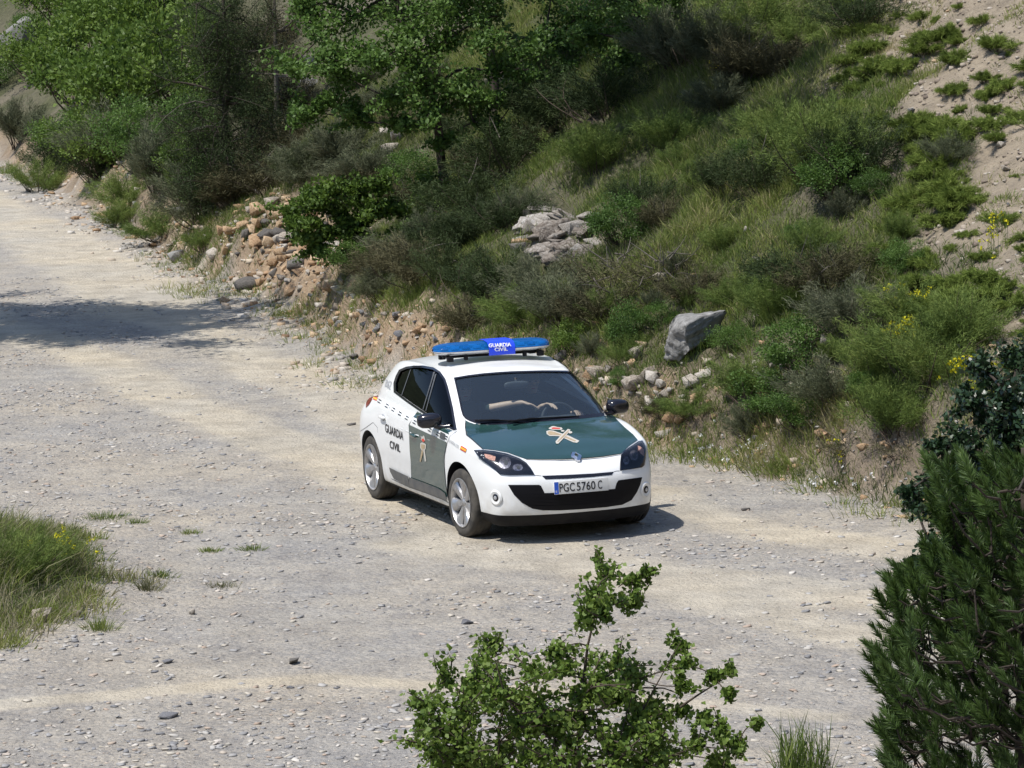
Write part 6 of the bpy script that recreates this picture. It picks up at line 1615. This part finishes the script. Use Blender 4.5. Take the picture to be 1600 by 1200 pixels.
# brown juniper tree with a bare trunk
bj = at(345, 318); YJ = bj[1]; rj = np.random.default_rng(66)
jc = [(345 + rj.normal() * 36, y + rj.normal() * 8, .50, rj.normal() * .3) for y in range(10, 305, 7)]
jt = tree('juniper_tree', bj, [bj, pw(350, 240, YJ), pw(352, 160, YJ), pw(358, 90, YJ), pw(350, 30, YJ), pw(348, -30, YJ)], [(pw(x, y, YJ + d), r) for x, y, r, d in jc], .055, 1300, ML_dark, 'tall dark thin juniper with dead grey branches left of the oak', 307, M_bark, r0=.07, aspect=.12, flat=1.2)
mb = MB(); rj = np.random.default_rng(4)
for i in range(22):
    y = 20 + i * 12; a = pw(352, y, YJ) - bj; e = a + np.array([rj.normal() * .7, rj.normal() * .3 - .4, rj.normal() * .25]); mb.tube(branch_path(tuple(a), tuple(e), rj, -.1, 5), [.016, .013, .010, .007, .005, .003], 5, cap=False)
obj('dead_branch', mesh_np('dead_branch', mb.V, mb.F, True), M_barkg, jt)
jc = [(430 + rj.normal() * 26, y + rj.normal() * 8, .36, rj.normal() * .3) for y in range(-20, 220, 12)]
bj2 = at(432, 215); YJ2 = bj2[1]
tree('juniper_tree', bj2, [bj2, pw(432, 120, YJ2), pw(430, 50, YJ2), pw(428, -30, YJ2)], [(pw(x, y, YJ2 + d), r) for x, y, r, d in jc], .055, 900, ML_brown, 'brownish thin juniper between the dark one and the oak', 308, M_barkg, r0=.06, aspect=.12, flat=1.2)
# tree out of the picture on the left whose shadow lies across the road
bs = np.array([-9.5, 52.6, 0.0]); bs[2] = float(ground_h(bs[0], bs[1])); rs = np.random.default_rng(17)
tree('oak_tree', bs, [bs, bs + [0, 0, 2.5], bs + [.1, .2, 5], bs + [0, 0, 7.5]], [(bs + np.array([rs.normal() * 1.25, rs.normal() * 1.5, 7.4 + rs.normal() * .7]), 1.0) for _ in range(80)], .13, 560, ML_oak, 'roadside tree outside the left edge shading the road', 309, M_bark, r0=.14)

# foreground: young oak below the camera, evergreen oak and pine at the right, broom at the bottom edge
YF = 20.0
def gp(x, Y): return np.array([x, Y, float(ground_h(x, Y))])
fb = gp(pw(900, 1200, YF)[0], YF)
fc_ = [(948,898,.085),(988,903,.06),(930,935,.085),(962,940,.09),(912,962,.07),(992,935,.05),(945,965,.07),(1010,895,.03),
       (700,1062,.11),(758,1032,.10),(720,1110,.13),(790,1090,.13),(672,1100,.07),(830,1052,.12),(872,1018,.08),(860,1108,.14),(920,1078,.13),(962,1045,.11),(1000,1060,.10),(930,1140,.15),(1000,1130,.12),(780,1160,.16),(860,1180,.17),(705,1170,.14),(960,1195,.17),(1035,1185,.12),(770,1005,.05),(745,1065,.1),(690,1135,.08),(820,1135,.13),(890,1045,.08),
       (1062,1008,.055),(1070,1040,.055),(1064,1072,.05),(1118,1055,.04),(1142,1048,.03),(1138,1082,.035),(1100,1122,.05),(1130,1140,.055),(1152,1168,.05),(1118,1190,.06),(1182,1132,.018),(1065,1110,.06),(1090,1165,.06),(650,1100,.03),(665,1140,.05)]
rf = np.random.default_rng(12)
for _ in range(42):
    x = rf.uniform(670, 1040); lo = np.interp(x, [640, 700, 760, 830, 870, 950, 1010, 1060], [1120, 1060, 1030, 1050, 1030, 1050, 1060, 1140]); fc_.append((x, rf.uniform(lo + 12, 1230), .10))
trk = [fb, pw(905, 1160, YF), pw(912, 1060, YF), pw(918, 1010, YF), pw(930, 960, YF), pw(945, 915, YF)]
ft_ = tree('oak_sapling', fb, trk, [(pw(x, y, YF + .25 * math.sin(x * 1.7)), r) for x, y, r in fc_], .034, 230, ML_bright, 'leafy young oak in the foreground below the car, its tip against the gravel', 310, M_stem, r0=.012, aspect=.55, flat=.9, tintc=.74, sub=7, espr=1.0, lspr=.42)
mb = MB(); rr_ = np.random.default_rng(3)
for (x0, y0, x1, y1) in ((900, 1230, 740, 1060), (950, 1230, 1065, 1000), (1063, 1105, 1145, 1052), (900, 1230, 985, 1060)):
    mb.tube(branch_path(tuple(pw(x0, y0, YF) - fb), tuple(pw(x1, y1, YF) - fb), rr_, .02, 7), [.009, .008, .007, .006, .005, .004, .003, .002], 5, cap=False)
obj('branch', mesh_np('branch', mb.V, mb.F, True), M_stem, ft_)
YH = 19.8; hb2 = gp(pw(1560, 1200, YH)[0], YH)
hc_ = [(1560,600,.16),(1595,650,.2),(1525,632,.10),(1500,690,.12),(1560,720,.2),(1452,762,.09),(1428,788,.07),(1480,805,.14),(1452,852,.10),(1438,900,.07),(1500,880,.15),(1590,560,.12),(1540,800,.2),(1600,740,.2),(1470,700,.06),(1480,740,.1),(1418,770,.03),(1430,880,.04),(1600,850,.2),(1540,580,.07),(1510,620,.05)]
rh = np.random.default_rng(4)
for _ in range(46):
    y = rh.uniform(610, 1000); x = rh.uniform(float(np.interp(y, [600, 680, 740, 800, 900, 1000], [1540, 1510, 1500, 1470, 1460, 1450])), 1640); hc_.append((x, y, .12))
tree('evergreen_oak', hb2, [hb2, pw(1570, 1000, YH), pw(1575, 850, YH), pw(1570, 720, YH), pw(1575, 620, YH)], [(pw(x, y, YH + .3 * math.sin(x)), r) for x, y, r in hc_], .032, 520, ML_holm, 'dark small-leafed evergreen oak rising behind the pine at the right edge', 311, M_bark, r0=.03, aspect=.55, flat=.9, tintc=.5)
def pine():
    Y0 = 18.6; rg = np.random.default_rng(312); base = gp(pw(1600, 1200, Y0)[0], Y0); root = empty('pine_tree', tuple(base))
    bx = [(740, 1440), (800, 1462), (880, 1450), (925, 1385), (960, 1372), (1000, 1405), (1040, 1358), (1080, 1362), (1120, 1392), (1160, 1372), (1240, 1380), (1300, 1380)]
    edge = lambda y: np.interp(y, [b[0] for b in bx], [b[1] for b in bx])
    T = [base, pw(1602, 1150, Y0), pw(1606, 950, Y0), pw(1604, 800, Y0), pw(1600, 700, Y0)]
    mb = MB(); mb.tube([Vector(tuple(t - base)) for t in T], [.06, .055, .045, .03, .015], 10); tr = obj('trunk', mesh_np('trunk', mb.V, mb.F, True), M_bark, root)
    P_, D_, T_ = [], [], []; br = MB()
    NODE = [(Vector(tuple(T[0] + (T[1] - T[0]) * t - base)), 0.0) for t in (0.3, 0.7)] + [(Vector(tuple(T[i] + (T[i + 1] - T[i]) * t - base)), 0.0) for i in (1, 2, 3) for t in (0, .33, .66)]
    S = []
    for y in np.arange(745, 1290, 15):             # the outline shoots
        for k in range(2): S.append((edge(y) + 14 + rg.random() * 28, y + rg.normal() * 8, rg.normal() * .2))
    for _ in range(760):
        y = rg.uniform(745, 1290); x = rg.uniform(edge(y) + 22, 1690); S.append((x, y, rg.normal() * .45))
    S.sort(key=lambda q: -q[0])
    for (x, y, dY) in S:
        p = pw(x, y, Y0 + dY) - base; q = Vector(tuple(p)); bi = min(range(len(NODE)), key=lambda i: (NODE[i][0] - q).length + 0.3 * NODE[i][1] + (0.3 if NODE[i][0].z > q.z else 0)); anchor = NODE[bi][0]; NODE.append((q, NODE[bi][1] + (q - anchor).length))
        br.tube([anchor, anchor.lerp(q, 0.5) - Vector((0, 0, .03)), q], [.008, .006, .004], 4, cap=False)
        ax = unit(np.array([[-0.55 + rg.normal() * .3, rg.normal() * .35, 1.0]]))[0]; Ls = .10 + .09 * rg.random()
        n = 150; t = rg.random(n)[:, None]; P = p + ax * Ls * t; rad = unit(rg.normal(size=(n, 3))); rad = unit(rad - (rad @ ax)[:, None] * ax)
        D = unit(rad * (0.85 - 0.5 * t) + ax * (0.55 + 0.6 * t)); P_.append(P); D_.append(D); T_.append(np.full(n, .48 + .3 * (rg.random() - .5)) + .25 * (rg.random(n) - .5) + .12 * t[:, 0])
    obj('branch', mesh_np('branch', br.V, br.F, True), M_bark, tr)
    P = np.concatenate(P_); D = np.concatenate(D_); n = len(P)
    foliage('crown', P, D, .055 * (.7 + .5 * rg.random(n)), np.full(n, .0024), np.concatenate(T_), ML_pine, rg, root, 'blade', bend=.12)
    tag(root, 'dark green pine with upturned needle shoots filling the lower right corner', 'tree')
pine()
gb = gp(pw(1255, 1200, 19.5)[0], 19.5)
o = shrub_fine('broom_shrub', 281, .36, 1.28, ML_broom, n=5200, blade=.20, up=2.5, K=70, spread=.20, wid=.003); o.location = tuple(gb); tag(o, 'upright green broom stems poking up at the bottom edge right of the young oak', 'shrub')
for i, (x, y, h) in enumerate(((60, 832, .5), (28, 850, .5), (5, 835, .7))):
    o = put('broom', x, y + 60, .75, ['green weed clump in the middle of the grassy hump', 'green weed clump left on the grassy hump', 'taller green weeds cut by the left edge'][i], sz=.9)
